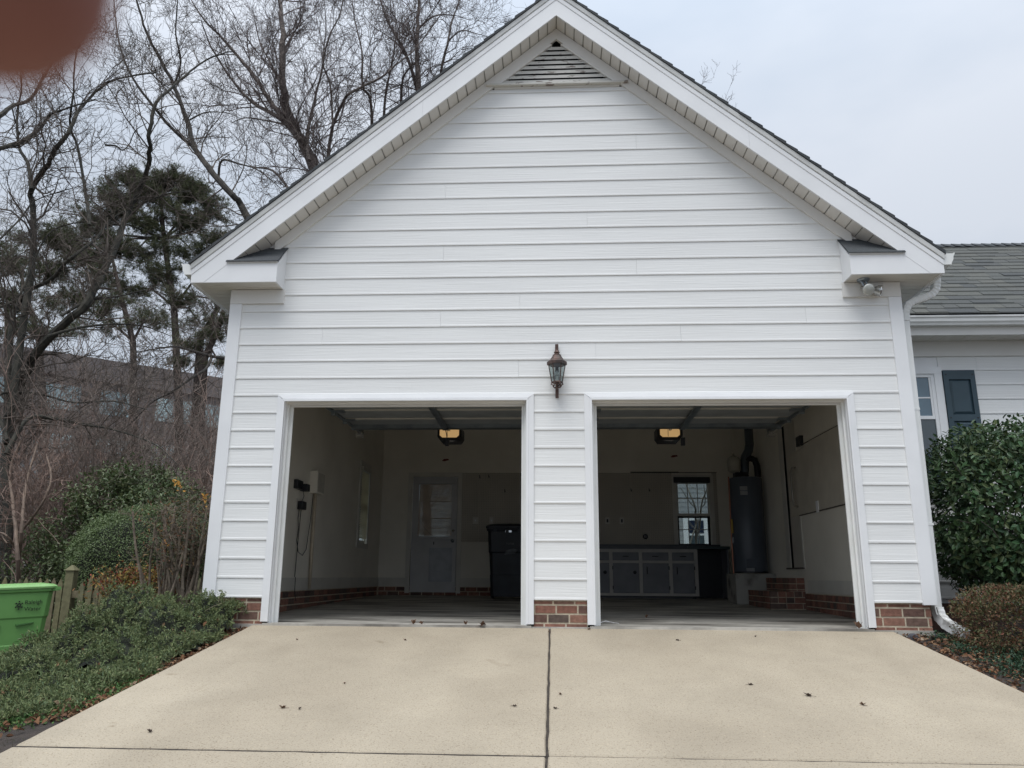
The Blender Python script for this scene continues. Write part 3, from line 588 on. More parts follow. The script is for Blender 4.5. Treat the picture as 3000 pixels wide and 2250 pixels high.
bx('plywood_panel', mat('plywood', (.58, .54, .46), .75, (.52, .48, .41), scale=4), G, IX1-.016, IX1, .3, 2.62, 1.285, 2.178)
bx('plywood_panel', mat('plywood', (.43, .40, .33), .75), G, IX1-.012, IX1, 2.63, 3.60, 1.285, 2.14)
bx('panel_edge_strip', mat('dark_wood', (.10, .085, .07), .8), G, IX1-.018, IX1-.002, .3, 3.24, 1.272, 1.284)
bx('panel_edge_strip', mat('dark_wood', (.10, .085, .07), .8), G, IX1-.016, IX1-.002, .3, 3.0, 2.179, 2.187)
bx('wall_fitting', M_BLACK, G, IX1-.05, IX1, 2.86, 3.04, 2.17, 2.30, bevel=.006)
bx('wall_switch', M_TRIM, G, IX1-.026, IX1-.016, 2.43, 2.51, 1.26, 1.40)
# overhead doors, rolled up
for n_, (a, b) in enumerate(OP):
    zt = 2.39
    GD = bx('door_section', M_DOORP, G, a-.01, b+.01, 2.085, 2.60, zt, zt+.035); GD.name = 'overhead_door' if n_ == 0 else 'overhead_door.001'
    for y0, y1 in ((.50, 1.005), (1.015, 1.535), (1.545, 2.065)): bx('door_section', M_DOORP, GD, a-.01, b+.01, y0, y1, zt, zt+.035)
    for yy in (1.01, 1.54, 2.075): bx('section_rail', M_TRIMIN, GD, a, b, yy-.03, yy+.03, zt-.012, zt-.001)
    MB().loft([(a, 2.47, zt-.002), (a, 2.47, zt-.05), (a, 2.49, zt-.052), (a, 2.58, zt-.052), (a, 2.60, zt-.05), (a, 2.60, zt-.002)], [(b, 2.47, zt-.002), (b, 2.47, zt-.05), (b, 2.49, zt-.052), (b, 2.58, zt-.052), (b, 2.60, zt-.05), (b, 2.60, zt-.002)]).build('door_strut', M_DARKM, GD)
    cx = (a+b)/2
    MB().loft([(cx-.035, 1.2, zt-.014), (cx+.035, 1.2, zt-.014), (cx+.035, 1.2, zt-.035), (cx-.035, 1.2, zt-.035)], [(cx-.035, 2.52, zt-.054), (cx+.035, 2.52, zt-.054), (cx+.035, 2.52, zt-.075), (cx-.035, 2.52, zt-.075)]).build('opener_bracket', M_DARKM, GD)
    MB().tube([(cx, 2.5, zt-.06), (cx+.01, 2.56, zt-.12), (cx+.015, 2.58, zt-.19)], .006, 5).box(cx-.01, cx+.04, 2.55, 2.60, zt-.27, zt-.17).build('release_cord', M_BLACK, GD)
    for s in (-1, 1):
        x = (a-.035) if s < 0 else (b+.035)
        MB().loft([(x-.02, .16, zt-.02), (x+.02, .16, zt-.02), (x+.02, .16, zt+.03), (x-.02, .16, zt+.03)], [(x-.02, 3.0, zt-.02), (x+.02, 3.0, zt-.02), (x+.02, 3.0, zt+.03), (x-.02, 3.0, zt+.03)]).build('door_track', M_DARKM, GD)
        for yy in (1.54, 2.075, 2.5): MB().box(*sorted((x, x-s*.16)), yy-.04, yy+.04, zt-.035, zt-.013).tube([(x, yy, zt-.05), (x-s*.05, yy, zt-.05)], .022, 8).build('hinge', M_DARKM, GD)
        MB().box(x-.045, x+.045, 2.86, 2.94, zt-.05, zt-.022).box(x-.06, x+.05, 2.95, 2.99, zt-.09, zt+.04).build('track_bracket', mat('bright_steel', (.7, .7, .7), .25, metal=1), GD)
        bx('track_hanger', M_DARKM, GD, x-.012, x+.012, 2.9, 2.93, zt+.03, 3.3)

# openers
M_LENS = bpy.data.materials.new('warm_light_lens'); M_LENS.use_nodes = True; n = M_LENS.node_tree; b_ = n.nodes['Principled BSDF']; b_.inputs['Base Color'].default_value = (.5, .38, .2, 1); b_.inputs['Roughness'].default_value = .4
b_.inputs['Emission Color'].default_value = (1, .62, .26, 1); b_.inputs['Emission Strength'].default_value = .27
for i, (cx, lab) in enumerate(((-1.455, 'garage door opener with warm lit lens in the bay with the grey back door'), (1.615, 'garage door opener with warm lit lens in the bay with the water heater'))):
    t = thing('garage_door_opener', lab, 'opener', (cx, 3.4, 2.295), group='garage door openers')
    m1 = MB().loft([(cx-.13, 3.25, 2.310), (cx+.13, 3.25, 2.310), (cx+.17, 3.25, 2.365), (cx+.17, 3.25, 2.485), (cx-.17, 3.25, 2.485), (cx-.17, 3.25, 2.365)], [(cx-.13, 3.62, 2.310), (cx+.13, 3.62, 2.310), (cx+.17, 3.62, 2.365), (cx+.17, 3.62, 2.485), (cx-.17, 3.62, 2.485), (cx-.17, 3.62, 2.365)])
    m1.build('motor_housing', M_BLACK, t)
    MB().loft([(cx-.10, 3.235, 2.350), (cx+.10, 3.235, 2.350), (cx+.135, 3.235, 2.380), (cx+.135, 3.235, 2.465), (cx-.135, 3.235, 2.465), (cx-.135, 3.235, 2.380)], [(cx-.10, 3.249, 2.350), (cx+.10, 3.249, 2.350), (cx+.135, 3.249, 2.380), (cx+.135, 3.249, 2.465), (cx-.135, 3.249, 2.465), (cx-.135, 3.249, 2.380)]).build('light_lens', M_LENS, t)
    bx('lens_rib', M_BLACK, t, cx-.03, cx-.024, 3.230, 3.236, 2.355, 2.465)
    bx('drive_rail', M_DARKM, t, cx-.015, cx+.015, .2, 3.25, 2.435, 2.465)
    MB().box(cx-.16, cx-.14, 3.4, 3.42, 2.485, 3.3).box(cx+.14, cx+.16, 3.4, 3.42, 2.485, 3.3).build('hanger', M_DARKM, t)
    bx('indicator_strip', mat('bright_steel', (.7, .7, .7), .25, metal=1), t, cx-.07, cx+.06, 3.30, 3.31, 2.303, 2.310)
# breaker box and conduit, charger and cords
t = thing('breaker_box', 'grey metal electrical box with a vertical conduit below on the side wall', 'electrical box', (IX0, 2.7, 1.5))
bx('box_cover', M_DRY, t, IX0+.0, IX0+.10, 2.62, 2.95, 1.51, 1.80, bevel=.004); bx('cover_lip', mat('grey_enamel', (.50, .48, .42), .5), t, IX0+.10, IX0+.105, 2.64, 2.93, 1.53, 1.78)
MB().tube([(IX0+.035, 2.79, 1.51), (IX0+.035, 2.79, .29)], .021, 8).build('conduit', mat('beige_conduit', (.55, .47, .36), .5), t, smooth=True)
t = thing('battery_charger', 'black charger with trailing cords on the side wall beside the breaker box', 'charger', (IX0, 2.2, 1.5))
bx('charger_body', M_BLACK, t, IX0, IX0+.05, 1.98, 2.20, 1.50, 1.61, bevel=.004); bx('charger_head', M_BLACK, t, IX0+.01, IX0+.10, 2.21, 2.33, 1.49, 1.58, bevel=.004)
t2 = thing('power_adapter', 'small black power adapter plugged in below the charger', 'adapter', (IX0, 2.2, 1.3))
bx('adapter_body', M_BLACK, t2, IX0+.006, IX0+.07, 2.16, 2.33, 1.26, 1.36, bevel=.004); bx('outlet_plate', M_TRIMIN, t2, IX0, IX0+.006, 2.10, 2.17, 1.27, 1.39)
MB().tube([(IX0+.04, 2.24, 1.50), (IX0+.05, 2.26, 1.43), (IX0+.03, 2.25, 1.36)], .004, 5).build('cord', M_BLACK, t)
MB().tube(dense([(IX0+.02, 2.2, 1.27), (IX0+.02, 2.18, 1.15), (IX0+.02, 2.22, 1.02), (IX0+.02, 2.19, .88), (IX0+.025, 2.26, .74), (IX0+.03, 2.42, .70), (IX0+.03, 2.56, .78), (IX0+.03, 2.60, .95), (IX0+.03, 2.66, 1.15), (IX0+.03, 2.70, 1.5)], 2), .0045, 5).build('cord', M_BLACK, t2)
MB().tube([(IX0+.022, 2.27, 1.27), (IX0+.02, 2.25, 1.0), (IX0+.02, 2.23, .7), (IX0+.02, 2.21, .44), (IX0+.02, 2.24, .43), (IX0+.02, 2.25, .27), (IX0+.02, 2.32, .15)], .0045, 5).build('cord', M_BLACK, t2)
# plates, hooks on the pegboard
for i, (x, z, wd, lab) in enumerate(((-1.436, 1.457, .10, 'double switch plate on the pegboard beside the grey back door'), (-1.14, 1.458, .07, 'single outlet plate on the pegboard above the black wheeled bin'))):
    t = thing('switch_plate', lab, 'switch', (x, IY-.012, z)); bx('plate', M_TRIMIN, t, x-wd/2, x+wd/2, IY-.02, IY-.012, z-.06, z+.06); bx('toggle', M_TRIM, t, x-.008, x+.008, IY-.03, IY-.02, z-.015, z+.015)
for x, z, lab in ((.98, 1.46, 'outlet plate above the bench at its left end, nearer the brick pillar'), (1.24, 1.46, 'outlet plate above the bench, second from the brick pillar')):
    t = thing('switch_plate', lab, 'switch', (x, IY-.012, z)); bx('plate', M_TRIMIN, t, x-.04, x+.04, IY-.02, IY-.012, z-.06, z+.06); bx('socket', M_BLACK, t, x-.016, x+.016, IY-.023, IY-.02, z-.03, z+.03)
HL = {(-1.37, 2.26): 'small black hook at the top of the pegboard, nearest the grey back door', (-1.2, 2.27): 'small black hook at the top of the pegboard, second from the grey back door', (-.60, 2.30): 'small black hook at the top of the pegboard above the black bin', (-.9, 2.0): 'small black hook lower on the pegboard, over the switch and outlet plates', (1.75, 2.02): 'small black hook beside the bench window casing', (1.42, 2.02): 'small black hook above the bench, further from the window'}
for x, z in ((-1.37, 2.26), (-1.2, 2.27), (-.60, 2.30), (-.9, 2.0), (1.75, 2.02), (1.42, 2.02)):
    o = MB().tube([(x, IY-.012, z+.03), (x, IY-.03, z+.03), (x, IY-.032, z-.02), (x+.01, IY-.06, z-.03), (x+.01, IY-.065, z)], .006, 5).build('peg_hook', M_BLACKM, loc=(x, IY-.012, z)); tag(o, HL[(x, z)], 'hook', 'pegboard hooks')
o = MB().lathe([(0, 0), (.045, 0), (.045, .02), (.03, .03), (0, .03)], n=16).xform(Matrix.Translation((1.656, IY-.012, 1.18)) @ Matrix.Rotation(PI/2, 4, 'X')).build('cable_grommet', M_BLACK, loc=(1.656, IY-.012, 1.18)); tag(o, 'round black plug on the pegboard above the bench', 'plug')
for x, z, lab in ((-2.02, 2.576, 'small red mark stuck high on the wall above the grey door'), (2.236, 2.643, 'small red mark stuck high on the wall above the bench window')):
    o = MB().loft([(x-.07, IY-.004, z-.015), (x-.02, IY-.012, z-.02), (x+.07, IY-.004, z+.0), (x+.05, IY-.008, z+.025), (x-.03, IY-.01, z+.02)], [(x-.07, IY-.001, z-.015), (x-.02, IY-.001, z-.02), (x+.07, IY-.001, z+.0), (x+.05, IY-.001, z+.025), (x-.03, IY-.001, z+.02)]).build('wall_sticker', mat('red_card', (.16, .02, .015), .7), loc=(x, IY, z)); tag(o, lab, 'sticker')
# workbench with cupboards
t = thing('workbench', 'long workbench with dark top, white-framed grey drawers and cupboards', 'workbench', (1.4, 6.4, .1))
M_FR = mat('cream_frame_paint', (.48, .46, .42), .5, (.42, .40, .37), scale=5); M_CUP = mat('slate_cupboard_paint', (.19, .195, .21), .5, (.15, .155, .17), scale=4)
yf = 6.4
bx('cabinet_body', M_CUP, t, -.1, 2.45, yf+.03, 6.98, .17, .93)
q = MB().box(-.1, 2.47, yf, yf+.03, .885, .94).box(-.1, 2.47, yf, yf+.03, .70, .745).box(-.1, 2.47, yf, yf+.03, .155, .20)
for x in (-.07, .45, .98, 1.49, 2.0, 2.435): q.box(x-.025, x+.035, yf+.001, yf+.031, .20, .70).box(x-.025, x+.035, yf+.001, yf+.031, .745, .885)
q.build('face_frame', M_FR, t)
bx('toe_board', M_BLACK, t, -.1, 2.40, yf+.08, yf+.12, .11, .17)
MB().box(2.36, 2.42, yf+.02, yf+.08, .11, .155).build('bench_foot', M_BLACKM, t)
for i, (a, b) in enumerate(((-.03, .42), (.49, .95), (1.02, 1.46), (1.53, 1.97), (2.04, 2.405))):
    dr = bx('drawer', M_CUP, t, a, b, yf+.006, yf+.028, .752, .878, bevel=.003); dw = bx('cupboard_door', M_CUP, t, a, b, yf+.006, yf+.028, .207, .693, bevel=.003)
    c_ = (a+b)/2
    MB().tube([(c_-.05, yf+.005, .815), (c_-.045, yf-.02, .815), (c_+.045, yf-.02, .815), (c_+.05, yf+.005, .815)], .007, 6).build('handle', M_BLACKM, dr)
    if i < 3: MB().lathe([(0, 0), (.03, 0), (.03, .014), (0, .02)], n=14).xform(Matrix.Translation((b-.07, yf+.006, .545)) @ Matrix.Rotation(PI/2, 4, 'X')).build('handle', M_BLACKM, dw)
    else: MB().tube([(a+.07, yf+.005, .64), (a+.07, yf-.02, .63), (a+.07, yf-.02, .53), (a+.07, yf+.005, .52)], .008, 6).build('handle', M_BLACKM, dw)
    for z in (.29, .62): bx('hinge', M_BLACKM, dw, *((b, b+.014) if i > 2 else (a-.014, a)), yf-.003, yf+.006, z-.03, z+.03)
q = bx('countertop', mat('dark_laminate', (.035, .042, .05), .4, (.025, .03, .036), scale=6), t, -.1, 2.30, yf-.03, 6.97, .941, .985)
bx('countertop', mat('green_laminate', (.03, .055, .055), .4), t, 2.302, 3.02, yf-.05, 6.97, .941, .99); bx('backsplash', mat('dark_laminate', (.035, .042, .05)), t, -.1, 2.98, 6.95, 6.985, .986, 1.04)
bx('bench_void_shade', M_BLACK, t, 2.46, 3.0, 6.93, 6.97, .11, .94); bx('bench_leg', M_CUP, t, 2.97, 3.0, yf, 6.9, .11, .94)  # first box: black sheet painting the shade of the open space under the counter
# black wheeled bin
def wheeled_bin(root, w0, d0, w1, d1, h, mb_, mlid, lid_h=.06, mwheel=M_BLACK):
    def sec(z, w_, d_, r=.05): return [(w_/2-r, -d_/2, z), (w_/2, -d_/2+r, z), (w_/2, d_/2-r, z), (w_/2-r, d_/2, z), (-w_/2+r, d_/2, z), (-w_/2, d_/2-r, z), (-w_/2, -d_/2+r, z), (-w_/2+r, -d_/2, z)]
    L = lambda t: (w0+(w1-w0)*t, d0+(d1-d0)*t)
    rr = [sec(.04, *L(0)), sec(h*.32, *L(.32)), sec(h*.335, *(v-.012 for v in L(.33))), sec(h*.62, *(v-.010 for v in L(.62))), sec(h*.64, *(v+.006 for v in L(.64))), sec(h*.92, *L(.94)), sec(h*.925, *(v+.03 for v in L(.94))), sec(h*.955, *(v+.04 for v in L(.96))), sec(h*.96, *(v for v in L(.96)))]
    MB().rings(rr).build('bin_body', mb_, root, bevel=.006)
    lw, ld = w1+.05, d1+.06
    MB().rings([sec(h*.958, lw, ld), sec(h*.985, lw+.006, ld+.006), sec(h*1.01, lw-.05, ld-.06, .07), sec(h*1.03, lw-.25, ld-.3, .08)]).build('bin_lid', mlid, root, bevel=.005)
    MB().tube([(-w1/2-.01, d1/2+.05, h*.955), (w1/2+.01, d1/2+.05, h*.955)], .018, 8).box(-w1/2, -w1/2+.05, d1/2-.02, d1/2+.06, h*.93, h*.975).box(w1/2-.05, w1/2, d1/2-.02, d1/2+.06, h*.93, h*.975).build('bin_handle', mb_, root)
    for x in (-1, 1):
        q = MB().lathe([(0, 0), (.12, 0), (.135, .012), (.135, .045), (.12, .057), (0, .057)], n=20); q.xform(Matrix.Translation((x*w0/2+(0 if x > 0 else -.057), d0/2-.03, .135)) @ Matrix.Rotation(PI/2, 4, 'Y')); q.build('wheel', mwheel, root, smooth=False)
    for z in (-.3, 0, .3): MB().box(w1*z-.025, w1*z+.025, -d1/2-.045, -d1/2-.015, h*.90, h*.95).build('bin_lug', mb_, root)
M_BIN = mat('navy_black_plastic', (.007, .009, .013), .5, (.018, .022, .03), scale=4)
t = thing('wheeled_bin', 'black wheeled rubbish bin with scuffed front inside the garage', 'bin', (0, 0, 0))
wheeled_bin(t, .56, .55, .66, .74, 1.17, M_BIN, M_BIN)
def text(s_, size, m, parent, loc, rot, name='lettering', ext=.001):
    c = bpy.data.curves.new(name, 'FONT'); c.body = s_; c.size = size; c.extrude = ext; c.align_x = 'LEFT'; c.materials.append(m)
    tmp = bpy.data.objects.new(name, c); C.objects.link(tmp); me = bpy.data.meshes.new_from_object(tmp.evaluated_get(bpy.context.evaluated_depsgraph_get())); bpy.data.objects.remove(tmp)
    o = bpy.data.objects.new(name, me); C.objects.link(o); tag(o, kind='stuff'); o.parent = parent; o.location = loc; o.rotation_euler = rot; return o
M_GREYP = mat('grey_print', (.16, .17, .18), .6)
text('TOTER', .042, M_GREYP, t, (-.02, -.365, .86), (PI/2-.04, 0, 0))
MB().loft([(-.05, -.358, .70), (.12, -.362, .72), (.17, -.366, .78), (.10, -.366, .80), (-.02, -.364, .77)], [(-.05, -.35, .70), (.12, -.35, .72), (.17, -.35, .78), (.10, -.35, .80), (-.02, -.35, .77)]).build('scuff_mark', mat('scuff', (.11, .12, .13), .6, (.05, .055, .06), scale=14), t)
MB().box(-.03, .07, -.397, -.388, 1.055, 1.085).build('bin_badge', mat('bright_steel', (.7, .7, .7), .25, metal=1), t)
t.location = (-.73, 5.75, flz(5.7)); t.rotation_euler = (0, 0, -.06)
# water heater on its stand
cx, cy = 3.00, 4.93
t = thing('water_heater', 'tall dark grey water heater on a concrete block stand', 'water heater', (cx, cy, .535))
M_TANK = mat('heater_enamel', (.085, .10, .125), .38, (.07, .085, .105), scale=3)
MB().lathe([(.25, .545), (.255, .56), (.255, 1.97), (.245, 1.985), (.10, 2.0)], (cx, cy, 0), 32).build('tank', M_TANK, t, autos=35)
MB().lathe([(.262, .535), (.262, .55), (.25, .56)], (cx, cy, 0), 32).build('tank_skirt', M_BLACK, t)
bx('service_hatch', M_TANK, t, cx-.12, cx+.05, cy-.262, cy-.24, .62, .74, bevel=.004)
MB().box(cx-.14, cx-.03, cy-.257, cy-.235, 1.70, 1.76).build('rating_label', mat('paper_label', (.30, .31, .32), .6), t); MB().box(cx-.14, cx-.03, cy-.257, cy-.235, 1.77, 1.83).build('rating_label', mat('paper_label', (.30, .31, .32)), t); bx('rating_label', mat('paper_label', (.30, .31, .32)), t, cx-.12, cx-.0, cy-.2625, cy-.255, .56, .61)
MB().lathe([(.09, 1.985), (.09, 2.03), (.05, 2.07)], (cx-.02, cy, 0), 14).box(cx-.16, cx+.02, cy-.08, cy+.08, 1.99, 2.07).build('draft_hood', M_BLACKM, t)
D = dense([(cx+.0, cy, 2.05), (cx+.01, cy, 2.2), (cx+.03, cy, 2.32), (cx+.09, cy, 2.42), (cx+.11, cy, 2.52), (cx+.11, cy, 3.3)], 3)
MB().tube(D, .068, 14).build('flue_pipe', mat('flue_metal', (.10, .12, .14), .35, metal=.7), t, autos=40)
MB().tube(dense([(cx+.02, cy-.02, 2.27), (cx+.10, cy-.02, 2.30), (cx+.17, cy-.02, 2.27), (cx+.20, cy-.02, 2.18), (cx+.205, cy-.02, 2.0)], 2), .05, 10).build('flue_branch', M_BLACKM, t, autos=40)
MB().lathe([(0, 2.06), (.05, 2.065), (.10, 2.10), (.105, 2.24), (.09, 2.30), (.04, 2.33), (.015, 2.34), (.015, 2.37), (0, 2.37)], (cx-.16, cy-.03, 0), 18).build('expansion_tank', mat('cream_tank', (.36, .34, .28), .5), t, autos=40)
MB().tube([(cx-.26, cy-.05, 2.0), (cx-.27, cy-.06, 1.2), (cx-.27, cy-.06, .2)], .011, 6).build('drain_pipe', mat('copper', (.30, .12, .07), .4, metal=.6), t)
bx('warning_tag', mat('yellow_tag', (.38, .26, .05), .6), t, cx-.275, cy-.09 if 0 else cx-.245, cy-.10, cy-.085, 1.13, 1.34)
bx('warning_tag', mat('paper_label', (.30, .31, .32)), t, cx-.27, cx-.245, cy-.10, cy-.085, .98, 1.07)
o = MB().box(2.70, IX1, 4.62, 5.25, .05, .525).build('block_stand', mat('grey_block', (.36, .35, .32), .9, (.10, .09, .08), scale=3, lo=.3, hi=.45, bump=.5), loc=(3, 4.9, .06)); tag(o, 'stained grey concrete block plinth under the water heater', 'plinth')
# brick steps
t = thing('brick_steps', 'two brick steps up to the door in the garage side wall', 'steps', (3.05, 3.7, .07))
def bstep(x0, y0, y1, z0, z1, seed):
    co = bx('step_core', M_MORTAR, t, x0+.008, IX1-.002, y0+.008, y1, z0, z1-.004)
    rr = random.Random(seed); k = 0; z = z1; hs = .075 if z1-z0 > .1 else z1-z0
    while z > z0+.02:
        zb = max(z0, z-hs); x = x0; first = k == 0
        while x < IX1-.02:
            bl = rr.choice((.105, .21)) if not first else .105
            a, b = x+.005, min(x+bl, IX1)-.005
            if b-a > .02: bx('brick', M_BRICK, co, a, b, y0+rr.uniform(-.002, .002), y0+.05, zb+.005, z-(0 if first else .005))
            x += bl
        y = y0+.06
        while y < y1:                        # riser that faces the room
            bl = .105 if not first else .075
            bx('brick', M_BRICK, co, x0, x0+.05, y, min(y+bl, y1)-.008, zb+.005, z-(0 if first else .005)); y += bl
        z = zb; k += 1
    y = y0+.004
    return co
bstep(2.832, 3.27, 4.45, .06, .294, 71); bstep(3.09, 3.29, 4.42, .294, .468, 72)
# grab rail
t = thing('grab_rail', 'curved metal grab rail beside the entry door above the brick steps', 'grab rail', (IX1, 3.27, 1.6))
MB().tube(dense([(IX1, 3.26, 1.93), (IX1-.055, 3.265, 1.92), (IX1-.075, 3.27, 1.86), (IX1-.075, 3.27, 1.47), (IX1-.055, 3.27, 1.41), (IX1, 3.27, 1.40)], 2), .014, 8).build('rail_tube', mat('worn_brass', (.30, .28, .24), .35, metal=.6), t, autos=50)
for z in (1.93, 1.40): bx('flange', M_DARKM, t, IX1-.008, IX1, 3.23, 3.30, z-.03, z+.03)
# oil / wire bits
o = MB().tube(dense([(.42, .30, .03), (.47, .36, .045), (.55, .38, .04), (.62, .34, .03)], 2), .0025, 4).tube(dense([(.44, .36, .03), (.50, .42, .05), (.58, .40, .03)], 2), .0025, 4).build('wire_scrap', M_TRIM, loc=(.5, .35, .03)); tag(o, 'pale curl of wire on the floor beside the central pillar', 'wire')

# ------------------------------------------------------------------ lantern and flood light
M_BRZ = mat('aged_bronze', (.045, .032, .028), .5, (.10, .06, .05), scale=14, metal=.4, lo=.45, hi=.6, bump=.3)
lx, ly = .041, -.135
t = thing('wall_lantern', 'dark bronze coach lantern on the siding between the two garage doors', 'lantern', (lx, 0, 2.44))
bx('backplate', M_BRZ, t, lx-.016, lx+.016, -.045, -.02, 2.165, 2.715, bevel=.003)
MB().tube([(lx, -.03, 2.60), (lx, -.10, 2.63), (lx, ly, 2.60)], .009, 6).tube([(lx, -.03, 2.26), (lx, -.09, 2.235), (lx, ly, 2.26)], .007, 6).build('bracket_arm', M_BRZ, t)
MB().lathe([(0, .12), (.018, .118), (.024, .10), (.030, .095), (.022, .082), (.040, .072), (.042, .060), (.052, .045), (.070, .02), (.092, .004), (.098, -.004), (.098, -.032), (.082, -.032)], (lx, ly, 2.505), 6, rot=0).build('cap', M_BRZ, t)
MB().rings([[(lx+r*math.cos(PI/3*k), ly+r*math.sin(PI/3*k), z) for k in range(6)] for r, z in ((.078, 2.475), (.050, 2.305))], cap=False).build('glass_panel', gm, t)
for k in range(6):
    a = PI/3*k; MB().tube([(lx+.082*math.cos(a), ly+.082*math.sin(a), 2.478), (lx+.052*math.cos(a), ly+.052*math.sin(a), 2.30), (lx+.058*math.cos(a), ly+.058*math.sin(a), 2.272)], .005, 5).build('glazing_bar', M_BRZ, t)
    MB().tube([(lx+.055*math.cos(a), ly+.055*math.sin(a), 2.29), (lx+.045*math.cos(a+.5), ly+.045*math.sin(a+.5), 2.262), (lx+.03*math.cos(a+.3), ly+.03*math.sin(a+.3), 2.245), (lx, ly, 2.248)], .005, 5).build('scroll', M_BRZ, t)
MB().lathe([(.052, .0), (.056, -.008), (.05, -.014), (0, -.014)], (lx, ly, 2.305), 6).build('base_ring', M_BRZ, t)
MB().lathe([(0, 2.30), (.012, 2.30), (.012, 2.36), (.0, 2.362)], (lx, ly, 0), 8).build('candle_tube', mat('ivory', (.5, .5, .45), .5), t)
MB().lathe([(0, 2.362), (.016, 2.375), (.018, 2.395), (0, 2.42)], (lx, ly, 0), 8).build('bulb', mat('bulb_glass', (.5, .52, .5), .1), t)
fx, fy = 3.071, -.10
t = thing('flood_light', 'twin-headed flood light hanging under the cornice box', 'flood light', (fx, fy, 3.335))
M_CHR = mat('chrome', (.75, .74, .72), .12, (.6, .6, .6), metal=1, scale=3)
MB().lathe([(0, -.022), (.05, -.018), (.06, -.006), (.06, 0.001), (0, .001)], (fx, fy, 3.336), 18).build('mount_disc', M_DARKM, t, autos=40)
def par(dirv, base, m_in):
    dirv = Vector(dirv).normalized(); M_ = Matrix.Translation(base) @ dirv.to_track_quat('Z', 'Y').to_matrix().to_4x4()
    MB().lathe([(0, -.045), (.017, -.045), (.019, .0), (.024, .005), (.05, .055), (.058, .085), (.06, .09)], n=18).xform(M_).build('lamp_holder', mat('silvered_glass', (.52, .52, .50), .25, metal=.7), t, autos=40)
    MB().lathe([(.058, .086), (.058, .094), (.045, .102), (0, .108)], n=18).xform(M_).build('lamp_lens', m_in, t, autos=60)
MB().tube([(fx-.02, fy, 3.32), (fx-.0, fy-.005, 3.27)], .012, 8).tube([(fx+.02, fy, 3.32), (fx+.05, fy, 3.255)], .012, 8).build('swivel_arm', M_DARKM, t)
par((.10, -.8, -.45), (fx+.0, fy+.0, 3.245), mat('lens_glass', (.55, .56, .52), .08, (.45, .46, .43), spec=1))
par((.85, -.35, -.25), (fx+.075, fy+.02, 3.235), M_CHR)

# ------------------------------------------------------------------ the house on the right
HY = 1.9
H = thing('house', 'white sided house wing with dark shutter and grey-green shingle roof beside the garage', 'house', (6, HY, 0))
bx('wall_sheathing', M_TRIM, H, 3.40, 9.5, HY+.004, HY+.15, .2, 3.5)
bx('foundation_wall', mat('dark_brick_base', (.16, .09, .07), .9, (.10, .06, .05), scale=12), H, 3.46, 9.5, HY+.01, HY+.15, -.4, .252)
wx0, wx1, wz0, wz1 = 3.80, 4.69, 1.45, 2.96
for k in range(16):
    zb = .25+k*LAP; top = zb+LAP; segs = [(3.458, 9.4)]
    if zb < wz1 and top > wz0: segs = [(3.458, wx0+.02), (wx1-.02, 9.4)]
    for a, b in segs:
        cuts = [a]+([5.13] if k == 15 and a < 5.13 < b else [])+([6.4] if k % 3 == 0 and a < 6.4 < b else [])+[b]
        for c0, c1 in zip(cuts, cuts[1:]): plank(zb, lambda z, c=c0+.0008: c, lambda z, c=c1-.0008: c, par=H, y=HY)
bx('frieze_board', M_FRIEZE, H, 3.458, 9.4, HY-.03, HY, 3.095, 3.285)
x = 3.46
while x < 7.5: bx('soffit_board', M_SOFFIT, H, x+.004, x+.118, 1.57, HY-.03, 3.285, 3.293); x += .122
bx('soffit_backing', M_SEAM, H, 3.46, 9.4, 1.57, HY, 3.296, 3.30)
bx('eave_fascia', M_FRIEZE, H, 3.46, 9.4, 1.548, 1.57, 3.265, 3.49)
P = [(0, 3.365), (-.075, 3.365), (-.082, 3.385), (-.098, 3.405), (-.104, 3.44), (-.118, 3.455), (-.118, 3.472), (-.108, 3.472), (-.10, 3.465), (-.01, 3.465), (0, 3.465)]
MB().loft([(3.46, 1.547+y, z) for y, z in P], [(9.4, 1.547+y, z) for y, z in P]).build('gutter', M_GUTTER, H)
# roof
PS = .833; y0r, z0r, yr, zr = 1.43, 3.495, 3.56, 3.495+(3.56-1.43)*PS
RF = MB().loft([(3.2, y0r, z0r-.02), (3.2, yr, zr-.02), (3.2, yr+2.2, z0r-.02)], [(9.6, y0r, z0r-.02), (9.6, yr, zr-.02), (9.6, yr+2.2, z0r-.02)]).build('roof', M_SHINGLED, H)
rr = random.Random(5); nrow = 19; dy = (yr-y0r)/nrow
for i in range(nrow):
    x = 3.9+rr.uniform(-.3, 0); ya = y0r+i*dy-.012; yb = ya+dy*1.35; 
    while x < 7.35:
        wd = rr.choice((.17, .21, .26, .31, .36)); th = rr.choice((.009, .011, .016, .020)); u = th-.0
        if x+wd > 3.3:
            za = z0r+(ya-y0r)*PS; zb = z0r+(yb-y0r)*PS
            jy = rr.uniform(-.003, .003)
            A = [(x+.0015, ya+jy, za+.001), (x+.0015, ya+jy, za+.006+u), (x+.0015, yb, zb+.003), (x+.0015, yb, zb-.004)]
            MB().loft(A, [(x+wd-.0015, p[1], p[2]) for p in A]).build('shingle', M_SHINGLE, RF)
        x += wd
    A = [(7.35, ya, z0r+(ya-y0r)*PS), (7.35, ya, z0r+(ya-y0r)*PS+.014), (7.35, yb, z0r+(yb-y0r)*PS+.002), (7.35, yb, z0r+(yb-y0r)*PS-.004)]
    MB().loft(A, [(9.6, p[1], p[2]) for p in A]).build('shingle_course', M_SHINGLE, RF)
x = 4.6
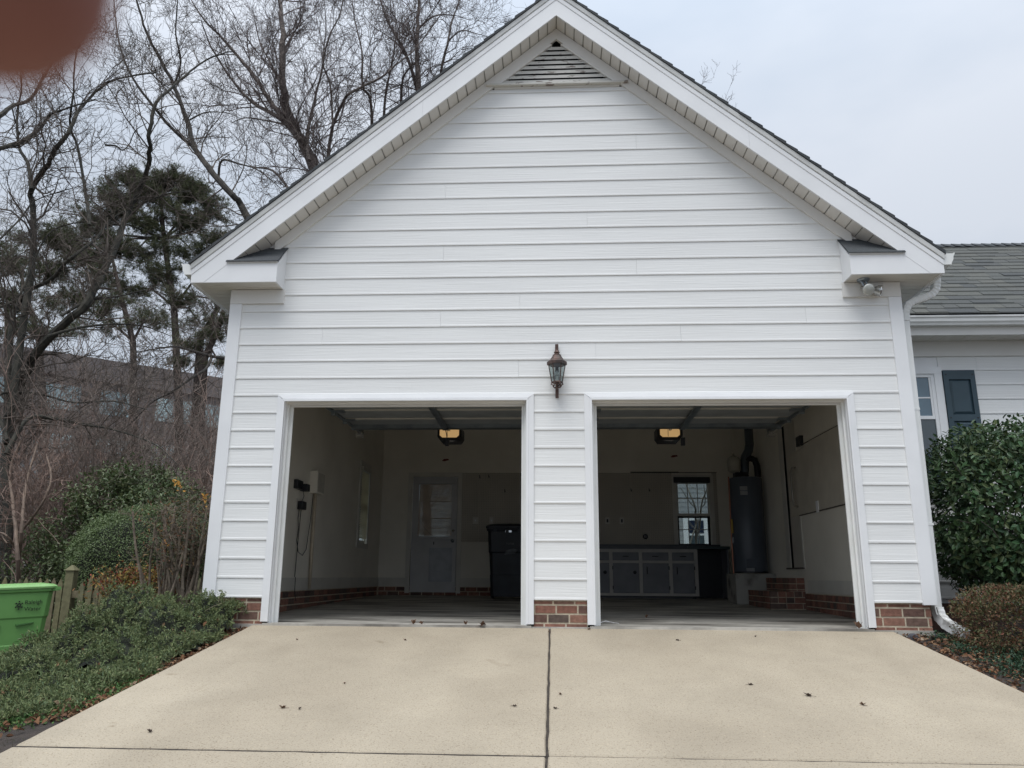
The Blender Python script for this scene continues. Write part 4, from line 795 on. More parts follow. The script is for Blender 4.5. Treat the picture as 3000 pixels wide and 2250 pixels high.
while x < 9.5:
    MB().loft([(x, yr-.12, zr-.055), (x, yr, zr+.030), (x, yr+.12, zr-.065), (x, yr, zr+.01)], [(x+.22, yr-.12, zr-.088), (x+.22, yr, zr+.014), (x+.22, yr+.12, zr-.088), (x+.22, yr, zr-.004)]).build('ridge_cap', M_SHINGLED, RF); x += .145
# window with curtain, shutter
WN = MB().box(wx0, wx0+.09, HY-.034, HY+.02, wz0, wz1-.085).box(wx1-.09, wx1, HY-.034, HY+.02, wz0, wz1-.085).box(wx0, wx1, HY-.036, HY+.02, wz1-.085, wz1).box(wx0-.02, wx1+.02, HY-.05, HY+.02, wz0-.04, wz0).build('window', M_TRIM, H)
q = MB().box(wx0+.09, wx1-.09, HY-.02, HY+.02, wz1-.125, wz1-.085).box(wx0+.09, wx0+.13, HY-.022, HY+.02, wz0, wz1-.125).box(wx1-.13, wx1-.09, HY-.022, HY+.02, wz0, wz1-.125); q.build('window_sash', M_TRIM, WN)
MB().box(wx0+.13, wx1-.13, HY-.016, HY+.02, 2.32, 2.36).box(wx1-.155, wx1-.13, HY-.014, HY+.02, 2.36, wz1-.125).build('window_sash', M_TRIM, WN)
bx('muntin', M_TRIM, WN, wx0+.13, wx1-.155, HY-.009, HY-.005, 2.575, 2.592); bx('muntin', M_TRIM, WN, 4.225, 4.242, HY-.010, HY-.005, wz0, wz1-.125)
M_PANE = mat('blue_grey_glass', (.10, .17, .22), .06, (.07, .12, .16), scale=2, spec=1)
bx('window_pane', M_PANE, WN, wx0+.13, wx1-.155, HY-.004, HY-.001, 2.36, wz1-.125); bx('window_pane', M_GLASS, WN, wx0+.13, wx1-.13, HY-.004, HY-.001, wz0, 2.32)
M_SHUT = mat('teal_shutter_paint', (.035, .065, .085), .5, (.028, .055, .072), scale=3)
SH = MB().box(4.697, 4.757, HY-.05, HY-.018, 1.52, 2.914).box(5.01, 5.068, HY-.05, HY-.018, 1.52, 2.914).box(4.757, 5.01, HY-.05, HY-.018, 2.80, 2.914).box(4.757, 5.01, HY-.05, HY-.018, 2.29, 2.37).box(4.757, 5.01, HY-.05, HY-.018, 1.52, 1.64).build('shutter', M_SHUT, H)
for z0, z1 in ((2.37, 2.80), (1.64, 2.29)):
    A = [(4.757, HY-.028, z0), (5.01, HY-.028, z0), (5.01, HY-.028, z1), (4.757, HY-.028, z1)]; B = [(4.79, HY-.046, z0+.035), (4.977, HY-.046, z0+.035), (4.977, HY-.046, z1-.035), (4.79, HY-.046, z1-.035)]
    MB().rings([A, B]).build('raised_panel', M_SHUT, SH)
for z in (1.60, 2.33, 2.86): 
    for x in (4.727, 5.04): MB().box(x-.008, x+.008, HY-.054, HY-.05, z-.008, z+.008).build('shutter_screw', M_BLACK, SH)

# ------------------------------------------------------------------ leaves and twigs
NR = np.random.default_rng(3)
def unit(a): return a/np.maximum(np.linalg.norm(a, axis=1, keepdims=True), 1e-9)
def leafmesh(name, m, P, D, N, L, Wd, kind='diamond', fold=.25, off=(0, 0, 0)):
    """many loose leaves: P base points, D axis, N rough normal, L lengths, Wd widths"""
    n = len(P); D = unit(D); S = unit(np.cross(D, N)); N2 = np.cross(S, D)
    L = np.broadcast_to(L, (n,))[:, None]; Wd = np.broadcast_to(Wd, (n,))[:, None]
    if kind == 'diamond':
        V = np.stack([P, P+D*L*.45-S*Wd*.5+N2*Wd*fold, P+D*L, P+D*L*.45+S*Wd*.5+N2*Wd*fold], 1); F = [(0, 3, 2), (0, 2, 1)]
    elif kind == 'oval':
        V = np.stack([P, P+D*L*.28-S*Wd*.42+N2*Wd*fold, P+D*L*.68-S*Wd*.40+N2*Wd*fold*.8, P+D*L-N2*L*.08, P+D*L*.68+S*Wd*.40+N2*Wd*fold*.8, P+D*L*.28+S*Wd*.42+N2*Wd*fold], 1); F = [(0, 3, 2, 1), (0, 5, 4, 3)]
    else:
        V = np.stack([P-S*Wd*.5, P+S*Wd*.5, P+D*L], 1); F = [(0, 1, 2)]
    k = V.shape[1]; me = bpy.data.meshes.new(name); V = V.reshape(-1, 3)-np.array(off)
    me.vertices.add(len(V)); me.vertices.foreach_set('co', V.astype(np.float32).ravel())
    base = (np.arange(n)*k)[:, None]; idx = np.concatenate([base+np.array(f)[None, :] for f in F], 1).ravel().astype(np.int32)
    ln = np.tile(np.array([len(f) for f in F], dtype=np.int32), n); st = np.zeros(len(ln), np.int32); st[1:] = np.cumsum(ln)[:-1]
    me.loops.add(len(idx)); me.loops.foreach_set('vertex_index', idx); me.polygons.add(len(ln)); me.polygons.foreach_set('loop_start', st); me.polygons.foreach_set('loop_total', ln)
    me.polygons.foreach_set('use_smooth', np.zeros(len(ln), dtype=bool)); me.update(calc_edges=True); me.materials.append(m); return me
def leafobj(name, m, P, D, N, L, Wd, parent=None, kind='diamond', fold=.25, loc=(0, 0, 0)):
    off = ORG.get(parent.name, Vector((0, 0, 0))) if parent else Vector(loc)
    o = bpy.data.objects.new(name, leafmesh(name, m, P, D, N, L, Wd, kind, fold, tuple(off))); C.objects.link(o)
    if parent: o.parent = parent
    else: o.location = off
    ORG[o.name] = off; return o
def shell(n, c, r, inner=.55, lump=.12, freq=3.0, zmin=None, pw=2.0):
    """points near the skin of a lumpy rounded body, with the way out at each"""
    d = unit(NR.normal(size=(n, 3))); 
    t = inner+(1-inner)*NR.random(n)**.45
    e = np.sign(d)*np.abs(d)**(2/pw) if pw != 2 else d
    if pw != 2: e = e/np.maximum((np.abs(e)**pw).sum(1, keepdims=True)**(1/pw), 1e-6)
    k = 1+lump*(np.sin(freq*e[:, 0]*3+1.3)*np.cos(freq*e[:, 2]*2.6)+.6*np.sin(freq*5*e[:, 1]+freq*4*e[:, 2]))
    P = np.array(c)+e*np.array(r)*(t*k)[:, None]; O = unit(e/np.array(r))
    if zmin is not None: ok = P[:, 2] > zmin; P = P[ok]; O = O[ok]
    return P, O
def rnd(n): return NR.normal(size=(n, 3))
def fast_tube(vs, fs, P, r0, r1, n=3):
    d = P[-1]-P[0]; u = Vector((d.y, -d.x, 0)); u = u.normalized() if u.length > 1e-6 else Vector((1, 0, 0)); v = d.cross(u).normalized(); b = len(vs); m_ = len(P)
    cs = [(math.cos(2*PI*k/n), math.sin(2*PI*k/n)) for k in range(n)]
    for i, p in enumerate(P):
        r = r0+(r1-r0)*i/(m_-1)
        for c, s in cs: vs.append((p.x+(u.x*c+v.x*s)*r, p.y+(u.y*c+v.y*s)*r, p.z+(u.z*c+v.z*s)*r))
    for i in range(m_-1):
        for k in range(n): j = (k+1) % n; fs.append((b+i*n+k, b+i*n+j, b+(i+1)*n+j, b+(i+1)*n+k))
def grow(mb, rr, p, d, L, r, lvl, kids=(5, 6, 6), up=.10, wob=.28, spread=(.5, 1.0), rmin=.0026, seg=4):
    pts = [p.copy()]; dirs = []
    for i in range(seg):
        d = (d+Vector((rr.gauss(0, wob), rr.gauss(0, wob), rr.gauss(0, wob)+up))).normalized(); p = p+d*(L/seg); pts.append(p.copy()); dirs.append(d.copy())
    fast_tube(mb.v, mb.f, pts, r, max(r*.45, rmin*.6), 5 if r > .02 else 3)
    if lvl <= 0: return
    for k in range(kids[min(lvl-1, len(kids)-1)]):
        t = rr.uniform(.18, 1)*seg; i = min(int(t), seg-1); q = pts[i].lerp(pts[i+1], t-i); dd = dirs[i]
        ax = dd.cross(Vector((rr.gauss(0, 1), rr.gauss(0, 1), rr.gauss(0, 1)))).normalized(); nd = Matrix.Rotation(rr.uniform(*spread), 3, ax) @ dd
        grow(mb, rr, q, nd, L*rr.uniform(.38, .62), max(r*.5, rmin), lvl-1, kids, up, wob, spread, rmin, seg if lvl > 1 else 3)
def guided_tree(name, label, cat, base, guides, bark, twigm, seed, dens=2.2, blen=1.3, lvl=2, kids=(5, 6), group=None, up=.1, rmin=.003, sides=8, wob=.28):
    """trunk and limbs along given lines (pixel, pixel, ... at depth Y), then boughs, branches and twigs grown out of them"""
    rr = random.Random(seed); t = thing(name, label, cat, base, group=group); tk = MB(); tw = MB()
    for (pix, Y, r0, r1, dns) in guides:
        pts = [p if isinstance(p, Vector) else at(p[0], p[1], Y+.5*math.sin(i*.9+seed)*(dns != 0)) for i, p in enumerate(pix)]
        D = []                                       # smooth the line
        for i in range(len(pts)-1):
            p0, p1, p2, p3 = pts[max(i-1, 0)], pts[i], pts[i+1], pts[min(i+2, len(pts)-1)]
            for j in range(4):
                s = j/4; D.append(.5*((2*p1)+(p2-p0)*s+(2*p0-5*p1+4*p2-p3)*s*s+(3*p1-p0-3*p2+p3)*s**3))
        D.append(pts[-1]); D = [q+Vector((rr.gauss(0, r0*.10), rr.gauss(0, r0*.10), 0)) for q in D]
        rad = [r0+(r1-r0)*i/(len(D)-1) for i in range(len(D))]; rad = [a*rr.uniform(.94, 1.07) for a in rad]
        tk.tube(D, rad, sides)
        if dns:
            for i in range(len(D)-1):
                sl_ = (D[i+1]-D[i]).length; k = sl_*dens*dns; k = int(k)+(rr.random() < k-int(k)); dd = (D[i+1]-D[i]).normalized()
                for _ in range(k):
                    ax = dd.cross(Vector((rr.gauss(0, 1), rr.gauss(0, 1), rr.gauss(0, 1)))).normalized(); nd = Matrix.Rotation(rr.uniform(.5, 1.2), 3, ax) @ dd
                    grow(tw, rr, D[i].lerp(D[i+1], rr.random()), nd, blen*rr.uniform(.5, 1.25), min(rad[i]*.4, .022), lvl, kids, up, wob, rmin=rmin)
    tk.build('trunk', bark, t); tag(tw.build('twigs', twigm, t), kind='stuff'); return t

M_BARK = mat('grey_bark', (.075, .066, .055), .9, (.035, .032, .028), scale=14, bump=.8, bscale=40, stretch=(1, 1, .35))
M_BARKG = mat('mossy_bark', (.06, .055, .042), .9, (.022, .022, .018), scale=12, bump=.8, bscale=40, stretch=(1, 1, .35))
M_TWIG = mat('twig_bark', (.14, .115, .095), .9, (.08, .065, .055), scale=3)
M_BIRCH = mat('birch_bark', (.20, .165, .145), .85, (.06, .05, .045), scale=16, bump=.7, bscale=50)
M_BTWIG = mat('birch_twig', (.15, .115, .105), .9, (.095, .075, .07), scale=3)
M_CAM = rampmat('camellia_leaf', [(.022, .05, .02), (.04, .085, .032), (.06, .11, .038), (.03, .066, .026), (.10, .13, .05), (.028, .06, .026)], .5, 20, .15, src='island', spec=.4, trans=.08, noise_mix=.12)

# camellia beside the house wall: 300 leaves of the skin are parts, the rest of the foliage is one mass
cc, cr_ = (4.86, .72, 1.17), (1.02, .85, .90)
t = thing('camellia_bush', 'big glossy dark green rounded bush against the house wall', 'bush', (cc[0], cc[1], 0))
P, O = shell(21000, cc, cr_, .40, .05, zmin=.18, pw=2.6)
D = unit(O*.35+rnd(len(P))*.55+np.array([0, 0, -.30])); N = unit(O*1.0+rnd(len(P))*.45+np.array([0, -.3, .5]))
Ls = NR.uniform(.045, .082, len(P)); Wl = Ls*NR.uniform(.45, .58, len(P))
e = (P-np.array(cc))/np.array(cr_); rad_ = (np.abs(e)**2.6).sum(1)**(1/2.6)
front = np.where((P[:, 1] < .25) & (P[:, 0] > 3.9) & (P[:, 0] < 5.6) & (rad_ > .93))[0]; NR.shuffle(front); front = front[:300]; rest = np.setdiff1d(np.arange(len(P)), front)
tag(leafobj('foliage', M_CAM, P[rest], D[rest], N[rest], Ls[rest], Wl[rest], t, 'oval', .12), kind='stuff')
M_CAML = rampmat('camellia_leaf_single', [(.018, .05, .02), (.03, .078, .03), (.045, .10, .035), (.022, .058, .024)], .45, 20, 0, src='object', spec=.45)
lm = [leafmesh('leaf', M_CAML, np.zeros((1, 3)), np.array([[0, 1, 0.]]), np.array([[0, 0, 1.]]), .09, .045+.003*i, 'oval', .10+.05*i) for i in range(3)]
for i in front:
    dv, nv = Vector(D[i]).normalized(), Vector(N[i]); sv = dv.cross(nv).normalized(); nv = sv.cross(dv)
    o = bpy.data.objects.new('leaf', lm[i % 3]); C.objects.link(o); o.parent = t
    s_ = Ls[i]/.085; M_ = Matrix((sv*s_, dv*s_, nv*s_)).transposed().to_4x4(); M_.translation = Vector(P[i])+Vector(O[i])*.02-ORG[t.name]; o.matrix_local = M_
rr = random.Random(9); br = MB()
for k in range(16):
    a = rr.uniform(0, 2*PI); p0 = Vector((cc[0]+rr.uniform(-.12, .12), cc[1]+rr.uniform(-.1, .1), -.05)); grow(br, rr, p0, Vector((math.cos(a)*.6, math.sin(a)*.5, 1)).normalized(), 1.35, .016, 1, (6,), .05, .14)
br.build('stems', M_BARK, t)

# clipped bronze azalea lower right
M_AZ = rampmat('azalea_leaf', [(.08, .105, .045), (.19, .07, .045), (.075, .11, .045), (.20, .10, .06), (.09, .12, .05), (.14, .055, .04), (.07, .095, .045), (.15, .13, .055)], .6, 20, 0, src='island', trans=.1)
ac, ar = (4.13, -.42, .10), (.70, .46, .33)
t = thing('azalea_bush', 'low clipped azalea with bronze and green winter leaves by the downspout', 'bush', (ac[0], ac[1], -.1))
P, O = shell(15000, ac, ar, .55, .05, zmin=-.2, pw=2.8); D = unit(O*.8+rnd(len(P))*.6+np.array([0, 0, .3])); N = unit(O+rnd(len(P))*.7)
Ls = NR.uniform(.020, .036, len(P)); tag(leafobj('foliage', M_AZ, P, D, N, Ls, Ls*.5, t, 'diamond', .2), kind='stuff')
br = MB(); rr = random.Random(10)
for k in range(22):
    a = rr.uniform(0, 2*PI); grow(br, rr, Vector((ac[0]+rr.uniform(-.3, .3), ac[1]+rr.uniform(-.2, .2), -.16)), Vector((math.cos(a)*.8, math.sin(a)*.6, 1)).normalized(), .45, .006, 1, (6,), .05, .2)
br.build('stems', M_BARK, t)

# ------------------------------------------------------------------ litter, ground cover and grass
M_DEAD = rampmat('dead_leaf', [(.16, .085, .045), (.24, .13, .07), (.10, .05, .03), (.30, .19, .11), (.19, .08, .045), (.13, .085, .055), (.34, .24, .16)], .8, 25, 0, src='island', spec=.2, trans=.1)
def scatter(n, x0, x1, y0, y1, f=None):
    x = NR.uniform(x0, x1, n); y = NR.uniform(y0, y1, n)
    if f is not None: ok = f(x, y); x, y = x[ok], y[ok]
    return x, y
gzv = np.vectorize(gz)
def litter(name, label, x, y, m, s0=.03, s1=.07, lift=.03, tilt=.5, hfun=None):
    z = (hfun(x, y) if hfun else gzv(x, y))+NR.random(len(x))*lift; P = np.stack([x, y, z], 1); D = rnd(len(x)); D[:, 2] *= tilt; N = rnd(len(x))*.5; N[:, 2] += 1
    Ls = NR.uniform(s0, s1, len(x)); o = leafobj(name, m, P, D, N, Ls, Ls*NR.uniform(.45, .8, len(x)), None, 'oval', .22); tag(o, label, None, kind='stuff'); return o
x, y = scatter(11000, 3.02, 6.2, -4.2, .1, lambda x, y: NR.random(len(x)) < np.clip(1.3-.5*np.abs(y+.4)-.15*np.maximum(x-3.6, 0), .12, 1))
litter('leaf_litter', 'brown fallen leaves over the bed beside the right driveway edge', x, y, M_DEAD, .02, .055, .035)
M_IVY = rampmat('groundcover_leaf', [(.02, .05, .025), (.035, .075, .035), (.028, .06, .04), (.05, .085, .04)], .6, 20, 0, src='island', trans=.1)
cl_ = [(3.75, -.75, .25), (3.55, -1.15, .28), (3.9, -1.3, .4), (3.35, -.62, .12), (3.5, -1.6, .3), (4.2, -1.5, .5), (3.45, -2.2, .3), (4.4, -.95, .3), (3.38, -.18, .1)]
X_, Y_ = [], []
for (a, b, s) in cl_: k = int(3200*s*s*3.2)+150; X_.append(NR.normal(a, s*.55, k)); Y_.append(NR.normal(b, s*.55, k))
x, y = np.concatenate(X_), np.concatenate(Y_); ok = x > 3.09; x, y = x[ok], y[ok]
litter('ground_cover', 'small-leaved green ground cover right of the driveway', x, y, M_IVY, .014, .03, .07, .8)
# left edge: dead leaves along the concrete, moss and weeds, dark mulch with grass
x, y = scatter(3600, -3.25, -2.80, -2.7, .0, lambda x, y: NR.random(len(x)) < np.clip(1.25-(-2.83-x)*3.4, .10, 1))
litter('leaf_litter', 'brown fallen leaves along the left edge of the driveway', x, y, M_DEAD, .018, .045, .03)
x, y = scatter(500, -5.5, -3.0, -3.0, -1.5)
litter('leaf_litter', 'scattered fallen leaves on the bank below the juniper', x, y, M_DEAD, .02, .06, .05)
M_WEED = rampmat('weed_leaf', [(.06, .13, .035), (.09, .17, .05), (.045, .10, .03), (.12, .17, .06)], .7, 20, 0, src='island', trans=.15)
def blades(name, label, x, y, m, h0, h1, w0=.003, lift=0, hfun=None):
    z = (hfun(x, y) if hfun else gzv(x, y))+lift; P = np.stack([x, y, z], 1); D = rnd(len(x))*.45; D[:, 2] = 1; o = leafobj(name, m, P, D, rnd(len(x)), NR.uniform(h0, h1, len(x)), w0, None, 'tri', 0); tag(o, label, kind='stuff'); return o
X_, Y_ = [], []
for (a, b, s, k) in ((-3.05, -2.0, .13, 1500), (-3.15, -2.35, .16, 1500), (-3.0, -1.75, .10, 700), (-3.3, -2.5, .16, 700), (-3.5, -2.1, .22, 600)): X_.append(NR.normal(a, s, k)); Y_.append(NR.normal(b, s, k))
x, y = np.concatenate(X_), np.concatenate(Y_); ok = x < -2.86
litter('weeds', 'pale green weeds by the driveway edge', x[ok], y[ok], M_WEED, .012, .028, .03, .9)
M_GRASS = rampmat('grass_blade', [(.045, .075, .025), (.07, .10, .035), (.10, .10, .045), (.06, .07, .03)], .7, 20, 0, src='island', trans=.15)
x, y = scatter(26000, -5.4, -2.86, -4.6, -3.0, lambda x, y: NR.random(len(x)) < np.clip((-y-3.05)*1.1+.12*np.sin(x*7), .03, 1))
blades('grass', 'thin rough grass on the bank at the driveway corner', x, y, M_GRASS, .02, .055)

# ------------------------------------------------------------------ juniper
def jh(x, y):
    g_ = gzv(x, y)
    h = .40*np.exp(-(((x+3.74)/.50)**2+((y+.55)/.72)**2)*1.0)+.20*np.exp(-(((x+3.10)/.24)**2+((y+.14)/.26)**2))+.13*np.exp(-(((x+3.20)/.28)**2+((y+.70)/.5)**2))+.15*np.exp(-(((x+4.75)/.60)**2+((y+.75)/.60)**2))+.10*np.exp(-(((x+4.2)/1.0)**2+((y+1.75)/.75)**2))-.11*np.exp(-(((x+3.42)/.14)**2+((y+.2)/.4)**2))
    lump = .09*np.sin(x*9+y*4)*np.cos(y*8-x*3)+.08*np.sin(x*17+1)*np.sin(y*15+2)+.03*np.sin(x*31+y*7)*np.sin(y*27)
    return g_+h*(1+1.3*lump)+lump*np.clip(h*3, 0, 1)
def jin(x, y):
    edge = -2.90+.04*np.sin(y*7)+.03*np.sin(y*17)-.10*np.clip(-y-1.2, 0, 2)
    gap = (y < -1.62+.10*np.sin(x*5)) & (y > -1.80+.10*np.sin(x*5+.5)) & (x < -3.4)
    return (x < edge) & (y < .12+.1*np.sin(x*3)) & (y > -2.62+.18*np.sin(x*4)+.12*np.sin(x*11)+.5*np.clip(x+3.3, 0, 1)) & (x > -6.4) & ~gap
M_JUN = rampmat('juniper_scale_leaf', [(.10, .142, .06), (.145, .19, .082), (.175, .205, .085), (.105, .152, .085), (.21, .225, .105), (.08, .115, .05)], .75, 20, 0, src='island', trans=.1)
nj = 30000; x, y = scatter(nj, -6.4, -2.85, -2.95, .3, jin)
z = jh(x, y); e_ = .02; gx = (jh(x+e_, y)-jh(x-e_, y))/(2*e_); gy = (jh(x, y+e_)-jh(x, y-e_))/(2*e_); Nn = unit(np.stack([-gx, -gy, np.ones_like(gx)], 1))
keep = NR.random(len(x)) < np.clip(.62+1.1*np.sin(x*13+y*5)*np.sin(y*12-x*4), .32, 1); x, y, z, Nn = x[keep], y[keep], z[keep], Nn[keep]
K = 9; nP = np.repeat(np.stack([x, y, z], 1), K, 0); nn_ = np.repeat(Nn, K, 0)
tuftd = unit(Nn*.9+rnd(len(x))*.55+np.array([0, 0, .25])); td = np.repeat(tuftd, K, 0)
tl = np.repeat(NR.uniform(.03, .075, len(x)), K)
u_ = np.tile(np.arange(K)/K, len(x)); P = nP+td*(tl*u_)[:, None]+rnd(len(nP))*.006; D = unit(td*.8+rnd(len(nP))*.62)
jl = tag(thing('juniper', 'wide spreading mound of feathery green juniper left of the driveway', 'juniper', (-3.7, -.7, -.2)))
tag(leafobj('foliage', M_JUN, P, D, rnd(len(P)), NR.uniform(.020, .040, len(P)), .0095, jl, 'diamond', .2), kind='stuff')
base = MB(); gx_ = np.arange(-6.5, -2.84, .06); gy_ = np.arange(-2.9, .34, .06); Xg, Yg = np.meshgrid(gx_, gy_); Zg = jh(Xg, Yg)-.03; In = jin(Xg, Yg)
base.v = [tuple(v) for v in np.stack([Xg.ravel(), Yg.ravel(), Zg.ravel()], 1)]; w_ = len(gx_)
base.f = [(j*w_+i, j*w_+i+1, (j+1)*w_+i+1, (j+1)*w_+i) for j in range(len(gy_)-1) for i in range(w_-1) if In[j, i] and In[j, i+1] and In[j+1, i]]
base.build('shade_underlay', mat('juniper_understorey', (.022, .030, .016), .95, (.012, .014, .009), scale=20, bump=1, bscale=60, bdist=.03), jl, smooth=True)  # dark sheet under the tufts, the mound's inner shade is in its colour
x, y = scatter(420, -5.5, -2.9, -2.4, .1, jin); litter('caught_leaves', 'a few brown leaves caught on the juniper', x, y, M_DEAD, .02, .05, .03, 1, jh)

# nandina canes at the garage corner and the low coloured nandina
M_CANE = mat('nandina_cane', (.25, .20, .15), .85, (.12, .095, .075), scale=15, bump=.6, bscale=50)
M_NLEAF = rampmat('nandina_leaf', [(.035, .06, .03), (.05, .075, .035), (.16, .06, .035), (.04, .065, .032), (.03, .05, .03), (.20, .11, .04), (.045, .07, .03)], .6, 20, 0, src='island', trans=.15)
t = thing('nandina_canes', 'clump of tall bare nandina canes with leafy tops at the garage corner', 'shrub', (-3.72, .35, -.15))
rr = random.Random(21); cn = MB(); tops = []
for k in range(46):
    bx_, by_ = -3.70+rr.gauss(0, .12), .34+rr.gauss(0, .10); fx = (rr.uniform(-.42, .34)); hgt = rr.uniform(.85, 1.42); p = Vector((bx_, by_, -.16)); pts = [p]
    ln_ = Vector((fx*.5 if bx_ < -3.6 else min(fx, .15)*.5, rr.uniform(-.25, .15), 1.0)); n_ = 6
    for i in range(n_):
        ln_ = (ln_+Vector((rr.gauss(0, .07), rr.gauss(0, .06), .05))).normalized(); p = p+ln_*(hgt/n_); p.x = min(p.x, -3.40); pts.append(p.copy())
    cn.tube(pts, [.0165*rr.uniform(.7, 1.2)]*3+[.011]*(len(pts)-3), 6); tops.append(pts[-1]); 
    if rr.random() < .5: tops.append(pts[-2])
cn.build('canes', M_CANE, t)
PP = []; 
for q in tops: k = 42; PP.append(np.array(q)[None, :]+rnd(k)*np.array([.10, .10, .085]))
P = np.concatenate(PP); P[:, 0] = np.minimum(P[:, 0], -3.36); tag(leafobj('foliage', M_NLEAF, P, rnd(len(P))+np.array([0, 0, .1]), rnd(len(P))*.6+np.array([0, -.2, 1]), NR.uniform(.025, .055, len(P)), .013, t, 'diamond', .15), kind='stuff')
tw = MB()
for q in tops:
    for _ in range(5): grow(tw, rr, q-Vector((0, 0, .05)), Vector((rr.gauss(0, .6), rr.gauss(0, .6), .5)).normalized(), .17, .003, 1, (3,), .0, .2, rmin=.0015)
tag(tw.build('twigs', M_CANE, t), kind='stuff')
M_YEL = mat('yellow_leaf', (.62, .34, .06), .6, (.45, .22, .04), scale=20, trans=.3)
P = []
for px_ in ((516, 1412), (524, 1420), (530, 1428), (600, 1455), (604, 1470), (484, 1596), (478, 1592)): 
    c = at(px_[0], px_[1], .15); P += [np.array(c)+NR.normal(size=3)*.018 for _ in range(5)]
P = np.array(P); leafobj('yellow_leaves', M_YEL, P, rnd(len(P))*.7+np.array([.2, -.1, .1]), np.array([0, -1, .5])+rnd(len(P))*.3, .045, .020, t, 'oval', .1)
M_NRED = rampmat('nandina_winter_leaf', [(.24, .04, .03), (.07, .09, .035), (.36, .24, .06), (.05, .08, .03), (.30, .08, .045), (.08, .11, .04), (.20, .03, .025), (.42, .30, .08), (.06, .09, .035)], .6, 20, 0, src='island', trans=.2)
t = thing('nandina_dwarf', 'low nandina with red, orange and yellow leaves behind the juniper mound', 'shrub', (-4.2, .62, -.1))
P = np.concatenate([np.array(c)+rnd(k)*np.array(s) for c, k, s in ((tuple(at(335, 1715, .75)), 700, (.11, .12, .08)), (tuple(at(400, 1705, .7)), 900, (.13, .12, .085)), (tuple(at(470, 1712, .65)), 800, (.12, .10, .08)), (tuple(at(520, 1738, .5)), 500, (.08, .08, .08)))])
tag(leafobj('foliage', M_NRED, P, rnd(len(P))+np.array([0, 0, .3]), rnd(len(P))*.6+np.array([0, -.3, 1]), NR.uniform(.03, .06, len(P)), .018, t, 'oval', .15), kind='stuff')
br = MB()
for k in range(40): grow(br, rr, Vector((rr.uniform(-4.45, -3.7), rr.uniform(.5, .85), -.35)), Vector((rr.gauss(0, .2), rr.gauss(0, .2), 1)), .6, .006, 1, (4,), .05, .15)
br.build('stems', M_CANE, t)

# clipped hedge and big camellia behind
M_BOX = rampmat('privet_leaf', [(.065, .105, .035), (.10, .15, .05), (.14, .19, .068), (.08, .125, .045), (.17, .21, .09)], .5, 20, 0, src='island', spec=.5, trans=.12)
t = thing('clipped_hedge', 'dense clipped rounded evergreen hedge between the bin and the canes', 'hedge', (-5.5, 3.7, -.3))
hc = tuple(at(420, 1655, 3.7)); hr_ = (1.08, .62, .80)
MB().rings([[(hc[0]+.86*hr_[0]*math.sin(a)*math.cos(b), hc[1]+.86*hr_[1]*math.sin(a)*math.sin(b), hc[2]+.86*hr_[2]*math.cos(a)) for b in [k*PI/12 for k in range(24)]] for a in [.05+k*.28 for k in range(9)]]).build('shade_core', mat('hedge_core', (.018, .022, .012), .95, (.008, .010, .006), scale=20), t)  # added dark core: blocks the view through, inner shade put into its colour
P, O = shell(62000, hc, hr_, .90, .03, zmin=-.35, pw=2.3); P[:, 2] += .05*np.sin(P[:, 0]*3)
D = unit(O*.35+rnd(len(P))*.7); N = unit(O+rnd(len(P))*.45+np.array([0, 0, .4])); Ls = NR.uniform(.018, .030, len(P))
tag(leafobj('foliage', M_BOX, P, D, N, Ls, Ls*.6, t, 'diamond', .15), kind='stuff')
P2, O2 = shell(700, hc, tuple(a*1.03 for a in hr_), .97, .03, zmin=.6); tag(leafobj('top_shoots', mat('fresh_shoot', (.13, .15, .075), .6, (.09, .11, .05), scale=20, trans=.2), P2, O2+rnd(len(P2))*.3, rnd(len(P2)), .035, .010, t, 'diamond', .1), kind='stuff')
M_LIG = rampmat('holly_leaf', [(.08, .12, .045), (.11, .155, .06), (.085, .13, .045), (.15, .18, .08), (.12, .13, .05)], .42, 20, 0, src='island', spec=.6, trans=.08)
t = thing('evergreen_shrub', 'tall loose glossy evergreen shrub rising behind the clipped hedge', 'shrub', (-6.2, 4, -.6))
PP = []; OO = []
for c, r, k in (((-6.1, 3.7, 1.0), (1.1, .9, 1.05), 20000), ((-6.9, 3.8, .55), (.85, .7, .85), 11000), ((-6.3, 3.6, .0), (1.2, .8, .7), 9000), ((-7.6, 3.9, .15), (.6, .6, .6), 4000), ((-6.0, 3.8, 1.45), (.55, .6, .5), 5000), ((-6.35, 3.8, 1.55), (.7, .6, .5), 6000)):
    a, b = shell(k, (CAM.x+(c[0]-CAM.x)*1.16, CAM.y+(c[1]-CAM.y)*1.16, CAM.z+(c[2]-CAM.z)*1.16), tuple(v*1.16 for v in r), .35, .22, 2.2); PP.append(a); OO.append(b)
P, O = np.concatenate(PP), np.concatenate(OO); keep = NR.random(len(P)) < np.clip(.6+.9*np.sin(P[:, 0]*5)*np.sin(P[:, 2]*6+P[:, 1]*4), .15, 1); P, O = P[keep], O[keep]
Ls = NR.uniform(.045, .085, len(P)); tag(leafobj('foliage', M_LIG, P, unit(O*.5+rnd(len(P))*.7), unit(O*.6+rnd(len(P))*.6+np.array([0, 0, .7])), Ls, Ls*.45, t, 'oval', .12), kind='stuff')
br = MB()
for k in range(26): grow(br, rr, Vector((rr.uniform(-8.4, -6.2), rr.uniform(5.2, 5.8), -.7)), Vector((rr.gauss(0, .25), rr.gauss(0, .2), 1)).normalized(), rr.uniform(1.2, 2.1), .016, 1, (8,), .05, .12)
br.build('stems', M_BARK, t)

